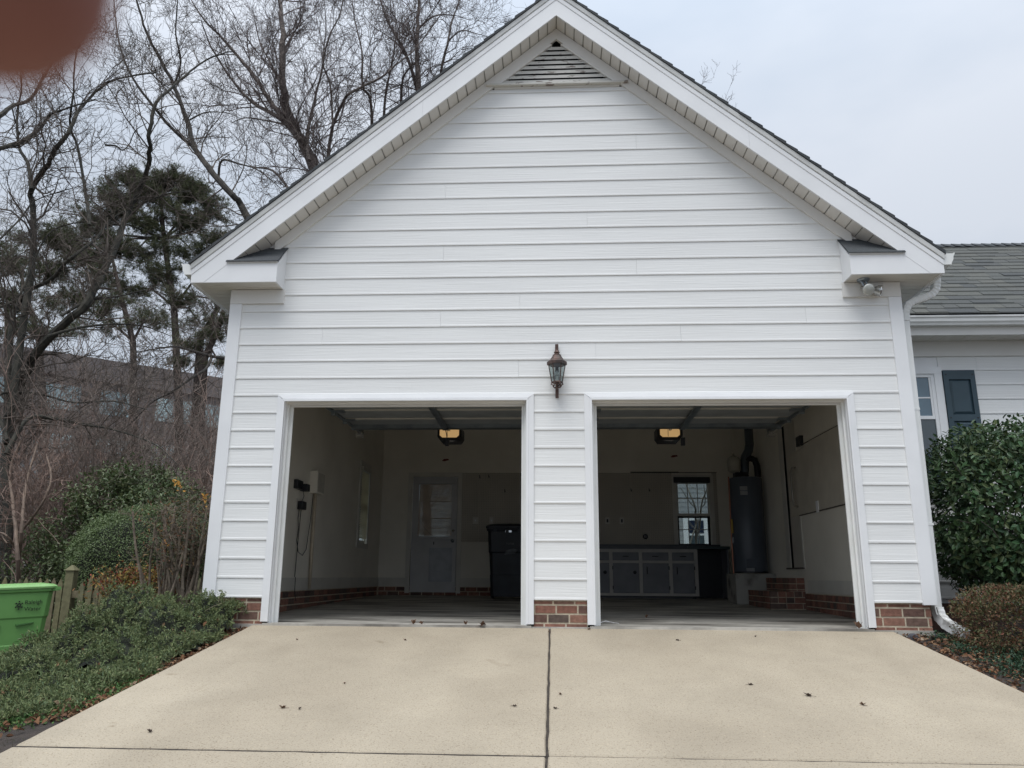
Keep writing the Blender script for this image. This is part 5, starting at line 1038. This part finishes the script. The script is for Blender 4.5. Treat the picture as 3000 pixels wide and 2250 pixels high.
# picket fence
t = thing('picket_fence', 'weathered mossy picket fence with a taller post behind the green bin', 'fence', (-6.3, 2.8, -.7))
M_PICK = rampmat('weathered_picket', [(.16, .14, .075), (.20, .18, .095), (.14, .135, .08), (.18, .15, .095)], .9, 14, .5, src='object')
x = -8.4; rr = random.Random(31)
while x < -4.3:
    g0 = gz(x, 2.8); h = rr.uniform(1.02, 1.08)+(.06 if x > -6.2 else 0); ln2 = rr.gauss(0, .012); z0 = -.75; zt_ = z0+h+.08
    if not (-6.45 < x < -6.34):
        MB().loft([(x, 2.8, z0), (x+.072, 2.8, z0), (x+.072+ln2, 2.8, zt_-.09), (x+.036+ln2, 2.8, zt_), (x+ln2, 2.8, zt_-.09)], [(x, 2.82, z0), (x+.072, 2.82, z0), (x+.072+ln2, 2.82, zt_-.09), (x+.036+ln2, 2.82, zt_), (x+ln2, 2.82, zt_-.09)]).build('picket', M_PICK, t)
    x += .098
for xp in (-6.40, -8.2): MB().box(xp-.055, xp+.055, 2.80, 2.91, -.8, .50).loft([(xp-.07, 2.785, .50), (xp+.07, 2.785, .50), (xp+.07, 2.925, .50), (xp-.07, 2.925, .50)], [(xp-.01, 2.84, .57), (xp+.01, 2.84, .57), (xp+.01, 2.86, .57), (xp-.01, 2.86, .57)]).build('post', M_PICK, t)
for z in (-.4, .15): bx('rail', M_PICK, t, -8.4, -4.3, 2.822, 2.86, z, z+.09)

# green bin
M_GRN = mat('lime_bin_plastic', (.155, .36, .10), .5, (.13, .31, .085), scale=3)
t = thing('recycling_bin', 'lime green wheeled recycling bin standing beside the picket fence', 'bin', (0, 0, 0))
wheeled_bin(t, .46, .57, .56, .78, .97, M_GRN, mat('lime_lid_plastic', (.23, .44, .15), .45, (.20, .40, .13), scale=3), mwheel=M_BLACK)
M_PRT = mat('black_print', (.01, .012, .01), .6)
xs_ = .285
text('Raleigh', .062, M_PRT, t, (xs_, -.17+.27, .765), (PI/2, 0, PI/2)); text('Water', .062, M_PRT, t, (xs_, -.17+.27, .69), (PI/2, 0, PI/2))
lg = MB()
for k in range(6):
    a = k*PI/3+.2
    for r_ in (.016, .034): 
        cyy, czz = .045+math.cos(a+(.3 if r_ > .02 else 0))*r_, .755+math.sin(a+(.3 if r_ > .02 else 0))*r_*1.2; lg.hull8([(xs_-.004, cyy-.008, czz-.008), (xs_+.0012, cyy-.008, czz-.008), (xs_+.0012, cyy+.008, czz-.006), (xs_-.004, cyy+.008, czz-.006), (xs_-.004, cyy-.006, czz+.008), (xs_+.0012, cyy-.006, czz+.008), (xs_+.0012, cyy+.008, czz+.009), (xs_-.004, cyy+.008, czz+.009)])
tag(lg.build('leaf_emblem', M_PRT, t), kind='stuff')
for k, z in ((-.2, .52), (.12, .545)): MB().loft([(xs_-.03, k-.09, z-.012), (xs_-.012, k-.08, z-.016), (xs_-.012, k+.08, z+.006), (xs_-.03, k+.09, z+.012)], [(xs_-.03, k-.09, z), (xs_-.014, k-.08, z), (xs_-.014, k+.08, z+.014), (xs_-.03, k+.09, z+.018)]).build('moulded_grip', mat('lime_recess_shade', (.05, .16, .035), .6), t)  # darker green paints the shade of the grip recesses
t.location = (-6.30, 1.66, -.66); t.rotation_euler = (math.radians(2.5), math.radians(-1), math.radians(-50))

# ------------------------------------------------------------------ trees
# limbed bare tree at the left, its low boughs crossing in front of the pines
guided_tree('bare_tree', 'large bare tree with mossy crooked limbs spreading from beside the fence', 'tree', (-10.2, 6, -.9), [
 ([(10, 1760), (18, 1500), (22, 1300), (28, 1220), (60, 1130), (110, 1030), (190, 945), (250, 895), (300, 800), (345, 700), (385, 600), (425, 520), (440, 450), (438, 400), (450, 320), (505, 252), (560, 208), (610, 172), (680, 150)], 6, .105, .012, 1),
 ([(22, 1300), (22, 1150), (34, 950), (51, 897), (85, 850), (152, 818), (190, 771), (222, 747), (280, 700), (330, 640), (390, 610), (480, 570), (560, 560)], 6, .06, .008, 1),
 ([(28, 1220), (60, 1000), (97, 750), (95, 600), (92, 555), (140, 480), (160, 440), (200, 390), (226, 330), (250, 300), (290, 262), (330, 235), (400, 220), (460, 212)], 6, .07, .012, 1),
 ([(92, 555), (82, 480), (56, 430), (50, 330), (62, 270), (60, 180)], 6, .04, .012, 1),
 ([(262, 660), (256, 600), (240, 500), (226, 425), (210, 385), (205, 350), (215, 270), (219, 180), (240, 100)], 6, .035, .012, 1),
 ([(-60, 470), (0, 435), (60, 420), (110, 385), (150, 335), (190, 320), (280, 290)], 5.6, .05, .012, 1),
 ([(-60, 370), (0, 338), (40, 308), (90, 290), (140, 200), (180, 120)], 5.6, .055, .015, 1),
 ([(22, 1290), (-10, 1165), (70, 1150), (130, 1158), (220, 1180), (330, 1175), (430, 1200)], 5.5, .03, .006, 1.2),
 ([(20, 1330), (80, 1227), (170, 1229), (250, 1245), (330, 1258), (450, 1300), (520, 1360)], 5.2, .04, .006, 1.2),
 ([(180, 925), (260, 880), (340, 870), (440, 850), (520, 880)], 5.8, .025, .006, 1),
 ([(140, 985), (230, 960), (330, 950), (420, 955), (500, 985)], 5.5, .03, .006, 1.2),
 ([(310, 425), (340, 428), (360, 440), (380, 420), (395, 385), (430, 360)], 6, .02, .006, 1),
 ([(0, 700), (60, 640), (100, 590), (180, 560), (260, 540)], 5.6, .018, .006, 1),
 ([(0, 900), (60, 860), (130, 700), (190, 660), (300, 640), (370, 600)], 5.9, .022, .006, 1)],
 M_BARKG, M_TWIG, 5, dens=3.6, blen=1.25, lvl=2, kids=(6, 5), wob=.26, up=.06, rmin=.0036)
guided_tree('bare_tree', 'slender bare tree leaning away from the garage roof', 'tree', (-5.5, 12, -1), [
 ([at(1010, 1850, 12), at(900, 1100, 12), (725, 640), (680, 572), (610, 490), (570, 432), (548, 355), (510, 252), (462, 160), (430, 95), (400, 0), (380, -90)], 12, .115, .018, 1),
 ([(572, 436), (500, 372), (450, 312), (390, 230), (350, 130), (335, 20), (330, -60)], 12, .05, .012, 1),
 ([(640, 520), (650, 470), (700, 480), (760, 500), (830, 560)], 12, .04, .008, 1),
 ([(550, 355), (600, 330), (660, 330), (700, 345)], 12, .025, .008, 1),
 ([(510, 252), (530, 180), (515, 100), (520, 0), (515, -60)], 12, .035, .01, 1),
 ([(700, 1060), (662, 1050), (620, 1044), (570, 1030), (520, 1016), (470, 1020), (390, 1034)], 8.5, .045, .01, .8),
 ([(620, 1046), (604, 1080), (560, 1108), (500, 1150), (440, 1182), (385, 1240), (340, 1270)], 8.5, .035, .006, .8)],
 M_BARK, M_TWIG, 8, dens=2.2, blen=1.9, lvl=2, kids=(6, 6), rmin=.0055)
guided_tree('birch_tree', 'multi-stemmed bare birch rising behind the garage roof slope', 'tree', (-4, 15, -1), [
 ([at(1150, 1850, 15), at(1080, 1100, 15), (925, 520), (880, 410), (845, 340), (830, 250), (828, 100), (820, 0), (815, -100)], 15, .24, .035, 1),
 ([(880, 412), (800, 310), (750, 230), (700, 170), (640, 100), (600, 60), (560, 0)], 15, .09, .015, 1),
 ([(870, 395), (810, 340), (740, 300), (680, 235), (620, 140), (590, 60)], 15, .08, .015, 1),
 ([(905, 470), (900, 400), (920, 300), (940, 220), (960, 120), (1000, 30), (1010, -40)], 15, .06, .012, 1),
 ([(860, 370), (790, 355), (720, 345), (680, 360)], 15, .04, .01, 1),
 ([(832, 270), (790, 180), (760, 120), (740, 20)], 15, .04, .01, 1),
 ([(829, 150), (880, 60), (895, 0)], 15, .035, .01, 1),
 ([(850, 560), (800, 500), (740, 490), (700, 480)], 15, .05, .01, 1),
 ([(1010, 1100), (975, 600), (960, 480), (975, 370), (1005, 300), (1030, 270), (1110, 230), (1160, 190), (1220, 140), (1290, 45)], 15.5, .08, .015, 1),
 ([(975, 370), (968, 250), (945, 180), (955, 90), (950, 0)], 15.5, .04, .012, 1)],
 M_BIRCH, M_BTWIG, 12, dens=3.0, blen=2.3, lvl=2, kids=(7, 7), rmin=.0046, up=.12)
guided_tree('birch_tree', 'second bare birch further along behind the garage roof', 'tree', (-1.6, 17, -1), [
 ([at(1260, 1850, 17), at(1240, 1000, 17), (1226, 270), (1222, 190), (1224, 80), (1227, 0), (1230, -90)], 17, .13, .03, 1),
 ([(1224, 270), (1190, 160), (1150, 90), (1120, 20), (1105, -50)], 17, .07, .012, 1),
 ([(1225, 85), (1270, 48), (1330, 45), (1380, 60)], 17, .04, .008, 1),
 ([(1300, 260), (1292, 215), (1310, 130), (1325, 60), (1345, 0), (1350, -60)], 17, .06, .012, 1),
 ([(1310, 125), (1350, 90), (1400, 100), (1440, 110)], 17, .03, .006, 1),
 ([(1175, 300), (1180, 230), (1210, 190), (1240, 170)], 17, .05, .01, 1),
 ([(1090, 380), (1085, 290), (1062, 250), (1060, 150), (1040, 60), (1030, -20)], 17, .06, .012, 1),
 ([(1125, 350), (1130, 270), (1150, 180), (1160, 80), (1150, 0)], 17, .05, .01, 1)],
 M_BIRCH, M_BTWIG, 15, dens=3.0, blen=2.2, lvl=2, kids=(7, 7), rmin=.0048, up=.12)
guided_tree('bare_tree', 'distant bare treetop just clearing the roof right of the peak', 'tree', (5.5, 26, -1), [
 ([at(2200, 1850, 26), at(2150, 1000, 26), (2030, 330), (1990, 250), (1950, 215)], 26, .16, .02, .8),
 ([(2010, 290), (1950, 240), (1900, 190), (1880, 150)], 26, .05, .01, .9), ([(2040, 330), (2040, 280), (2030, 230)], 26, .04, .01, .6), ([(2100, 420), (2110, 340), (2105, 310)], 26, .04, .01, .5)],
 M_BARK, M_BTWIG, 19, dens=1.0, blen=1.6, lvl=2, kids=(4, 4), rmin=.007, up=.2)

# pines
M_PBARK = mat('pine_bark', (.085, .065, .055), .95, (.04, .032, .028), scale=10, bump=1, bscale=25, stretch=(1, 1, .3))
M_NEED = rampmat('pine_needles', [(.055, .07, .04), (.085, .095, .05), (.11, .115, .055), (.07, .085, .052), (.13, .125, .06)], .7, 20, 0, src='island', trans=.1)
def pine(label, base, lines, clumps, seed):
    rr = random.Random(seed); t = thing('pine_tree', label, 'tree', base); tk = MB()
    for pts, r0, r1 in lines:
        D = dense(pts, 4); tk.tube(D, [r0+(r1-r0)*i/(len(D)-1) for i in range(len(D))], 8)
    axis_pts = [Vector(p) for p in lines[0][0]]
    Pn, Dn = [], []
    for (c, r, n) in clumps:
        c = Vector(c); a = min(axis_pts, key=lambda q: (q-c).length+max(0, q.z-c.z)*.5); mid = a.lerp(c, .5)+Vector((0, 0, .35)); tk.tube(dense([a, mid, c], 3), [.06, .055, .05, .045, .035, .03, .02], 5)
        P, O = shell(int(n*2.1), c, tuple(1.1*v for v in r), .2, .42, 2.5); hk = np.sin(P[:, 0]*2.9+P[:, 1]*1.1)*np.sin(P[:, 2]*3.7+seed)+.5*np.sin(P[:, 0]*7.3)*np.sin(P[:, 2]*8.1); ok = hk > -.28; P, O = P[ok], O[ok]
        for k in range(0, len(P), 40): tk.tube([c, Vector(P[k])], [.014, .005], 3)
        K = 13; Pn.append(np.repeat(P, K, 0)); Dn.append(np.repeat(O*.5+np.array([0, 0, .25]), K, 0))
    tk.build('trunk', M_PBARK, t); P, D = np.concatenate(Pn), np.concatenate(Dn)
    D = unit(D*.55+rnd(len(P))*.8); tag(leafobj('foliage', M_NEED, P+rnd(len(P))*.03, D, rnd(len(P)), NR.uniform(.14, .24, len(P)), .020, t, 'tri', 0), kind='stuff')
PY = 24
def cl3(px, py, rpx, rz, n, Y=PY): 
    c = at(px, py, Y); s = 2296/(Y+7.55+.0)/1.0; return (tuple(c), (rpx/s, rpx/s*.8, rz/s), n)
pine('broad-crowned dark pine behind the bare boughs, its dome against the sky', tuple(at(520, 1700, PY)), [([at(520, 1690, PY), at(525, 1200, PY), at(510, 900, PY), at(480, 700, PY), at(470, 560, PY)], .22, .07), ([at(540, 1690, PY+2), at(585, 1000, PY+2), at(640, 900, PY+2), at(700, 760, PY+2)], .20, .06)],
 [cl3(340, 590, 85, 50, 460), cl3(380, 540, 70, 40, 380), cl3(600, 590, 60, 32, 260), cl3(560, 560, 60, 36, 300), cl3(430, 560, 95, 50, 520), cl3(520, 560, 80, 50, 480), cl3(560, 640, 95, 45, 480), cl3(360, 620, 90, 50, 480), cl3(270, 660, 95, 55, 480), cl3(230, 720, 85, 50, 420), cl3(470, 660, 90, 45, 480), cl3(400, 730, 110, 40, 460), cl3(300, 740, 90, 45, 360), cl3(560, 730, 80, 32, 260), cl3(610, 800, 70, 32, 220), cl3(480, 800, 90, 34, 300), cl3(380, 840, 90, 34, 280), cl3(540, 880, 90, 30, 220), cl3(640, 700, 60, 25, 160), cl3(430, 520, 55, 30, 260), cl3(500, 525, 50, 26, 220), cl3(620, 640, 42, 20, 120), cl3(640, 880, 60, 24, 130), cl3(590, 950, 80, 24, 120)], 41)
pine('dark pine with a lower crown left of the dome-topped pine', tuple(at(395, 1700, 22)), [([at(395, 1690, 22), at(392, 1200, 22), at(390, 1000, 22), at(350, 850, 22), at(330, 760, 22)], .18, .06)],
 [cl3(180, 700, 90, 45, 360, 22), cl3(250, 790, 95, 45, 360, 22), cl3(130, 790, 90, 45, 300, 22), cl3(330, 900, 95, 36, 260, 22), cl3(200, 880, 95, 38, 280, 22), cl3(280, 960, 90, 30, 170, 22), cl3(440, 940, 80, 30, 170, 22), cl3(90, 700, 60, 36, 160, 22)], 43)
pine('dark pine partly cut by the frame, left of the other pines', tuple(at(20, 1700, 20)), [([at(130, 1690, 20), at(125, 1200, 20), at(115, 1000, 20), at(60, 800, 20)], .22, .06), ([at(25, 1690, 20), at(25, 1200, 20), at(20, 900, 20)], .20, .08)],
 [cl3(20, 780, 90, 50, 300, 20), cl3(60, 880, 90, 45, 300, 20), cl3(-40, 700, 90, 50, 160, 20), cl3(10, 960, 90, 40, 220, 20), cl3(150, 960, 80, 32, 160, 20)], 47)
pine('thin open pine close to the garage corner, needles in flat tiers', tuple(at(560, 1700, 19)), [([at(590, 1690, 19), at(590, 1200, 19), at(600, 1050, 19), at(640, 960, 19), at(665, 880, 19)], .17, .08)],
 [cl3(610, 980, 60, 18, 90, 19), cl3(560, 1010, 50, 16, 70, 19), cl3(640, 1060, 45, 14, 60, 19), cl3(660, 930, 45, 18, 70, 19), cl3(520, 1060, 50, 14, 60, 19)], 53)

# undergrowth: brown bare shrubs, alike ones sharing two meshes
M_BRUSH = mat('brown_brush', (.25, .20, .17), .95, (.17, .135, .115), scale=3)
M_BRUSHR = mat('reddish_brush', (.30, .21, .17), .95, (.20, .14, .115), scale=3)
def shrub_mesh(seed, m, h=3.4, n=22):
    rr = random.Random(seed); mb = MB()
    for k in range(n):
        a = rr.uniform(0, 2*PI); rad_ = rr.uniform(0, .5); grow(mb, rr, Vector((math.cos(a)*rad_, math.sin(a)*rad_, 0)), Vector((math.cos(a)*.45, math.sin(a)*.45, 1)).normalized(), h*rr.uniform(.6, 1.1), .016, 2, (6, 7), .06, .17, rmin=.0042)
    return mb.mesh('bare_shrub', m)
SM = [shrub_mesh(61, M_BRUSH), shrub_mesh(62, M_BRUSHR), shrub_mesh(63, M_BRUSH, 4.2)]
rr = random.Random(65)
spots = [(-9.4, 7.2, 1, 1.0, 'reddish brown bare shrub just behind the picket fence at the frame edge'), (-8.3, 8.0, 0, 1.0, 'brown bare shrub behind the tall evergreen shrub, toward the fence'), (-7.0, 7.6, 1, .95, 'reddish brown bare shrub right behind the top of the evergreen shrub'), (-6.6, 8.6, 0, .9, 'brown bare shrub behind the clipped hedge'), (-6.3, 9.3, 2, .8, 'brown bare shrub against the garage side wall'),
 (-11.5, 10.5, 0, 1.1, 'brown bare shrub in the second row, beside the frame edge'), (-9.6, 11, 2, 1.1, 'tall brown bare shrub in the second row below the big bare tree'), (-7.8, 11, 1, 1.15, 'reddish bare shrub in the second row below the dark pines'), (-6.2, 11.5, 2, 1.05, 'tall brown bare shrub in the second row near the garage corner'),
 (-14, 15, 2, 1.3, 'large brown bare thicket shrub far back at the frame edge'), (-11.6, 15.5, 1, 1.4, 'large reddish thicket shrub far back below the pine trunks'), (-9.2, 15, 0, 1.4, 'large brown thicket shrub far back in front of the office windows'), (-7.4, 16, 2, 1.2, 'large brown thicket shrub far back near the garage corner')]
for i, (x, y, k, s, lab) in enumerate(spots):
    o = bpy.data.objects.new('bare_shrub', SM[k]); C.objects.link(o); s *= 1.18; o.location = (x, y, gz(x, y)-.1); o.rotation_euler = (0, 0, rr.uniform(0, 6)); o.scale = (s, s, s*rr.uniform(.9, 1.1)); tag(o, lab, 'shrub', 'bare shrubs in the thicket')
# far-off wood that reads as one mass
mb = MB(); rr = random.Random(66)
for k in range(120):
    x = rr.uniform(-30, -8); y = rr.uniform(21, 27)-(x+18)*.1; grow(mb, rr, Vector((x, y, gz(x, y))), Vector((rr.gauss(0, .12), 0, 1)).normalized(), rr.uniform(3, 5.5), .05, 2, (7, 7), .05, .12, rmin=.009)
tag(mb.build('undergrowth', M_BRUSH, loc=(-18, 24, 0)), 'far brown winter wood below the office block', kind='stuff')

# office block beyond the trees
O1, O2 = Vector((-50, 32.9, 0)), Vector((-14.0, 64.5, 0)); ud = (O2-O1).normalized(); vd = Vector((-ud.y, ud.x, 0)); Lb = (O2-O1).length
t = thing('office_building', 'long brown office block with bands of pale windows beyond the trees', 'building', tuple(O1))
M_OB = mat('brown_precast', (.17, .15, .145), .9, (.14, .12, .115), scale=1.5); M_OG = mat('reflection_tinted_glass', (.42, .55, .56), .12, (.22, .30, .32), scale=.25, spec=1, lo=.4, hi=.6)  # glass: pale reflection of the sky is put into the base colour
def obox(name, m, a, b, d0, d1, z0, z1, par):
    q = [O1+ud*a+vd*d0, O1+ud*b+vd*d0, O1+ud*b+vd*d1, O1+ud*a+vd*d1]; return MB().hull8([(p.x, p.y, z0) for p in q]+[(p.x, p.y, z1) for p in q]).build(name, m, par)
obox('wall', M_OB, 0, Lb, 0, 14, -3, 15.9, t)
obox('parapet', M_OB, -.1, Lb+.1, -.25, .0, 14.3, 16.0, t)
for f_ in range(4):
    z0 = .2+f_*3.6; s = 1.0
    while s < Lb-3:
        wn = obox('window', M_OG, s, s+2.6, -.06, -.01, z0+.9, z0+2.7, t)
        obox('mullion', M_OB, s+1.27, s+1.33, -.10, -.06, z0+.9, z0+2.7, wn); s += 3.1 if int(s*7) % 3 else 3.9
# neighbouring house at the frame edge and the house seen through the bench window
t = thing('neighbour_house', 'pale grey sided neighbouring house at the frame edge behind the fence', 'house', (-16.5, 14, -1))
NP_ = []
for k in range(17):
    z = -1.2+k*.19; a, b = -22.0, -14.55-.012*k
    MB().loft([(a, 14, z), (a, 13.975, z), (a, 13.99, z+.188), (a, 14, z+.188)], [(b, 14, z), (b, 13.975, z), (b, 13.99, z+.188), (b, 14, z+.188)]).build('plank', mat('grey_siding', (.42, .42, .44), .7, (.36, .36, .38), scale=3), t)
bx('wall', mat('grey_siding', (.42, .42, .44)), t, -22, -14.6, 14.001, 20, -1.5, 2.0)
MB().loft([(-22.2, 13.6, 1.95), (-14.3, 13.6, 1.95), (-14.3, 17, 4.2), (-22.2, 17, 4.2)], [(-22.2, 13.6, 2.05), (-14.3, 13.6, 2.05), (-14.3, 17, 4.3), (-22.2, 17, 4.3)]).build('roof', M_SHINGLED, t)
RY = 12.0
t = thing('rear_house', 'white sided house with a window seen through the bench window', 'house', (4, RY, 0))
for k in range(34):
    z = .2+k*.115; MB().loft([(1.5, RY, z), (1.5, RY-.014, z), (1.5, RY-.004, z+.113), (1.5, RY, z+.113)], [(7.5, RY, z), (7.5, RY-.014, z), (7.5, RY-.004, z+.113), (7.5, RY, z+.113)]).build('plank', mat('rear_siding', (.30, .31, .32), .6, (.26, .27, .28), scale=3), t)
a0, a1, z0, z1 = at(2015, 1535, RY).x, at(2060, 1535, RY).x, .6, at(2040, 1525, RY).z
WNR = bx('window', M_TRIM, t, a0-.12, a1+.12, RY-.05, RY-.016, z0-.1, z1+.12); bx('window_pane', M_GLASS, WNR, a0, a1, RY-.06, RY-.051, z0, (z0+z1)/2+.25); bx('window_pane', mat('deep_blue_glass', (.02, .03, .06), .1), WNR, a0, a1, RY-.06, RY-.051, (z0+z1)/2+.31, z1)
# crape myrtle between, seen through that window
guided_tree('crape_myrtle', 'small bare pollarded tree seen through the bench window', 'tree', (3.6, 9.5, 0), [
 ([(2045, 1700), (2040, 1590), (2038, 1510), (2035, 1480), (2010, 1420), (2000, 1390)], 9.5, .03, .01, .5), ([(2038, 1580), (2050, 1540), (2055, 1480), (2075, 1420), (2080, 1390)], 9.5, .025, .01, .5),
 ([(2020, 1600), (2035, 1550), (2048, 1510)], 9.5, .02, .012, 0), ([(2036, 1485), (2020, 1470), (1995, 1430)], 9.5, .015, .006, .5), ([(2056, 1485), (2066, 1470), (2062, 1420)], 9.5, .015, .006, .5)],
 mat('pale_bark', (.30, .27, .23), .8, (.2, .18, .15), scale=20), mat('pale_bark', (.30, .27, .23)), 77, dens=1.5, blen=.35, lvl=1, kids=(4,), rmin=.004)

# pale-stemmed crape myrtle trunks beyond the fence at the frame edge
guided_tree('crape_myrtle', 'smooth tan multi-stem trunk beyond the fence at the frame edge', 'tree', (-10.6, 5, -.9), [
 ([(55, 1720), (52, 1640), (46, 1560), (38, 1480), (30, 1380), (60, 1290)], 4.6, .035, .015, .6), ([(54, 1640), (64, 1560), (68, 1490), (80, 1400), (110, 1300)], 4.6, .03, .015, .6), ([(50, 1610), (20, 1570), (0, 1560)], 4.6, .02, .008, .4), ([(46, 1590), (20, 1590), (4, 1565)], 4.6, .012, .006, .4), ([(60, 1560), (120, 1480), (150, 1400), (135, 1330)], 4.7, .02, .01, 1)],
 mat('tan_bark', (.22, .16, .12), .8, (.15, .11, .085), scale=8), M_BRUSHR, 79, dens=2, blen=.8, lvl=2, kids=(5, 5), rmin=.004)

# ------------------------------------------------------------------ single leaves on the driveway, stones and scraps
def on_drive(px, py):
    d = _F*FPX+RT*(px-1500)-UP*(py-1125); s_ = .13; t_ = (s_*CAM.y-CAM.z+.004)/(d.z-s_*d.y); return CAM+d*t_
ML = [mat('dry_leaf_brown', (.16, .09, .05), .8, (.10, .055, .035), scale=60), mat('dry_leaf_dark', (.07, .045, .032), .8, (.045, .03, .022), scale=60)]
LV_ = [((828, 2075), .045, 'curled brown leaf on the left slab, lowest of its leaves'), ((878, 2078), .03, 'tiny brown leaf scrap close beside the curled leaf on the left slab'), ((870, 1875), .03, 'small brown leaf near the top of the left slab'), ((1186, 1876), .035, 'small brown leaf just outside the left garage door'), ((1508, 2070), .03, 'small brown leaf left of the central joint, low down'), ((1626, 2077), .03, 'small brown leaf right of the central joint, low down'), ((1608, 1852), .03, 'dark twiggy leaf touching the top of the central joint'), ((1725, 1845), .04, 'dark leaf beside the foot of the central casing'), ((1985, 1877), .035, 'small dark leaf on the upper right slab'), ((2198, 2007), .035, 'small brown leaf in the middle of the right slab'), ((2368, 2040), .055, 'biggest curled brown leaf on the right slab'), ((2528, 2066), .05, 'dark folded leaf low on the right slab, nearest the bed'), ((2214, 1866), .03, 'small pale leaf outside the right garage door'), ((1640, 2035), .03, 'thin dark twig lying right of the joint'), ((438, 2145), .04, 'small leaf low down near the left driveway edge'), ((1010, 2003), .025, 'tiny leaf in the middle of the left slab')]
rr = random.Random(90)
def leaf_at(p, s, lab, m, up=.3):
    mb = MB(); n = 9; top = []
    rays = [1.0, .45, .85, .4, .95, .4, .8, .45, .7]
    for k in range(n): a = 2*PI*k/n; r = s*rays[k]*rr.uniform(.8, 1.1)*.62; top.append((r*math.cos(a), r*.75*math.sin(a), .004+abs(math.sin(a*1.5+s*90))*s*up))
    mb.add([(0, 0, .003)]+top, [(0, k+1, (k+1) % n+1) for k in range(n)]); mb.tube([(0, 0, .003), (-s*.5, -s*.2, .006), (-s*.85, -s*.25, .004)], .0012, 4)
    me = mb.mesh('dry_leaf', m); so_ = bpy.data.objects.new('dry_leaf', me); C.objects.link(so_); so_.location = p; so_.rotation_euler = (math.atan(.13), 0, rr.uniform(0, 6)); md = so_.modifiers.new('thick', 'SOLIDIFY'); md.thickness = .0012
    tag(so_, lab, 'leaf', 'dry leaves on the concrete'); return so_
for (px_, s, lab) in LV_: leaf_at(on_drive(*px_), s, lab, ML[rr.randrange(2)])
for (px_, s, lab) in (((1212, 1828), .06, 'brown leaf heap scrap on the sill of the left garage door'), ((1235, 1829), .04, 'brown leaf caught on the left door sill'), ((1365, 1828), .05, 'pale brown leaf on the left door sill'), ((1410, 1826), .07, 'upright pointed dark leaf on the left door sill'), ((2515, 1830), .09, 'reddish star-shaped leaf at the foot of the far casing of the right door'), ((1893, 1801), .05, 'small dark leaf lying on the garage floor of the right bay')):
    q = at(px_[0], px_[1], -.02) if px_[1] > 1810 else at(px_[0], px_[1], 1.2); q.z = .024 if px_[1] > 1810 else flz(1.2)+.003; o = leaf_at(q, s, lab, ML[0], .7)
    if 'upright' in lab: o.rotation_euler = (1.2, 0, .4)
M_ST = mat('grey_stone', (.10, .10, .11), .85, (.05, .05, .06), scale=14, bump=.6)
for (x, y, s, m_, lab) in ((3.16, -.13, .055, M_ST, 'dark grey stone lying against the brick pier by the bed'), (3.20, -.19, .03, mat('tan_stone', (.36, .28, .20), .85, scale=14), 'pale tan stone beside the dark stone at the brick pier'), (3.38, -.10, .05, M_ST, 'flat grey stone between the brick pier and the downspout'), (3.44, -.62, .03, mat('cream_stone', (.55, .50, .38), .85, scale=14), 'small cream pebble in the leaf litter by the driveway')):
    P_ = []
    for k in range(5):
        f_ = math.sin(.35+k*.6); P_.append([(x+s*f_*math.cos(a)*rr.uniform(.8, 1.15), y+s*.8*f_*math.sin(a)*rr.uniform(.8, 1.15), gz(x, y)-s*.3+s*.28*k*1.1) for a in [j*PI/4 for j in range(8)]])
    tag(MB().rings(P_).build('stone', m_, loc=(x, y, gz(x, y)), autos=30), lab, 'stone')
# dead grass stems over the juniper
st = MB(); rr = random.Random(95)
for (px_, Y, dx, dz) in (((100, 1955), -1.3, .10, .20), ((140, 1895), -1.1, .28, .02), ((60, 1900), -1.2, .2, -.04), ((450, 1800), -.5, .22, .04), ((600, 1790), -.45, .16, .07), ((640, 1765), -.35, .02, .07)):
    p = at(px_[0], px_[1], Y); st.tube([p, p+Vector((dx*.5, -.02, dz*.6)), p+Vector((dx, -.03, dz*.7+.02))], .0022, 4)
tag(st.build('dead_grass_stems', mat('straw', (.42, .38, .25), .8), loc=(-4, -1, 0)), 'a few bleached grass stems lying over the juniper', kind='stuff')

# fingertip that strays before the lens
fd = (_F*FPX+RT*(-80-1500)-UP*(-140-1125)).normalized(); ft = CAM+fd*.052
fa = (-RT*.80+UP*.60-_F*.05).normalized(); fu = fa.cross(_F).normalized(); fv = fa.cross(fu)
fm = MB(); rr_ = []
for s_, r_ in ((-.0068, .0005), (-.0064, .0024), (-.0052, .0042), (-.0032, .0056), (0, .0064), (.006, .0069), (.014, .0075), (.020, .0084), (.025, .0088), (.032, .0091), (.042, .0089), (.052, .0094), (.060, .0099)):
    rr_.append([tuple(ft+fa*s_+(fu*math.cos(a)+fv*math.sin(a)*.92)*r_) for a in [k*PI/10 for k in range(20)]])
fm.rings(rr_); o = fm.build('fingertip', mat('shade_darkened_skin', (.19, .07, .055), .6, (.175, .063, .048), scale=300), smooth=True, loc=tuple(ft)); tag(o, 'blurred reddish-brown fingertip covering the corner above the bare tree', 'finger')  # skin colour darkened to hold the shade of the phone
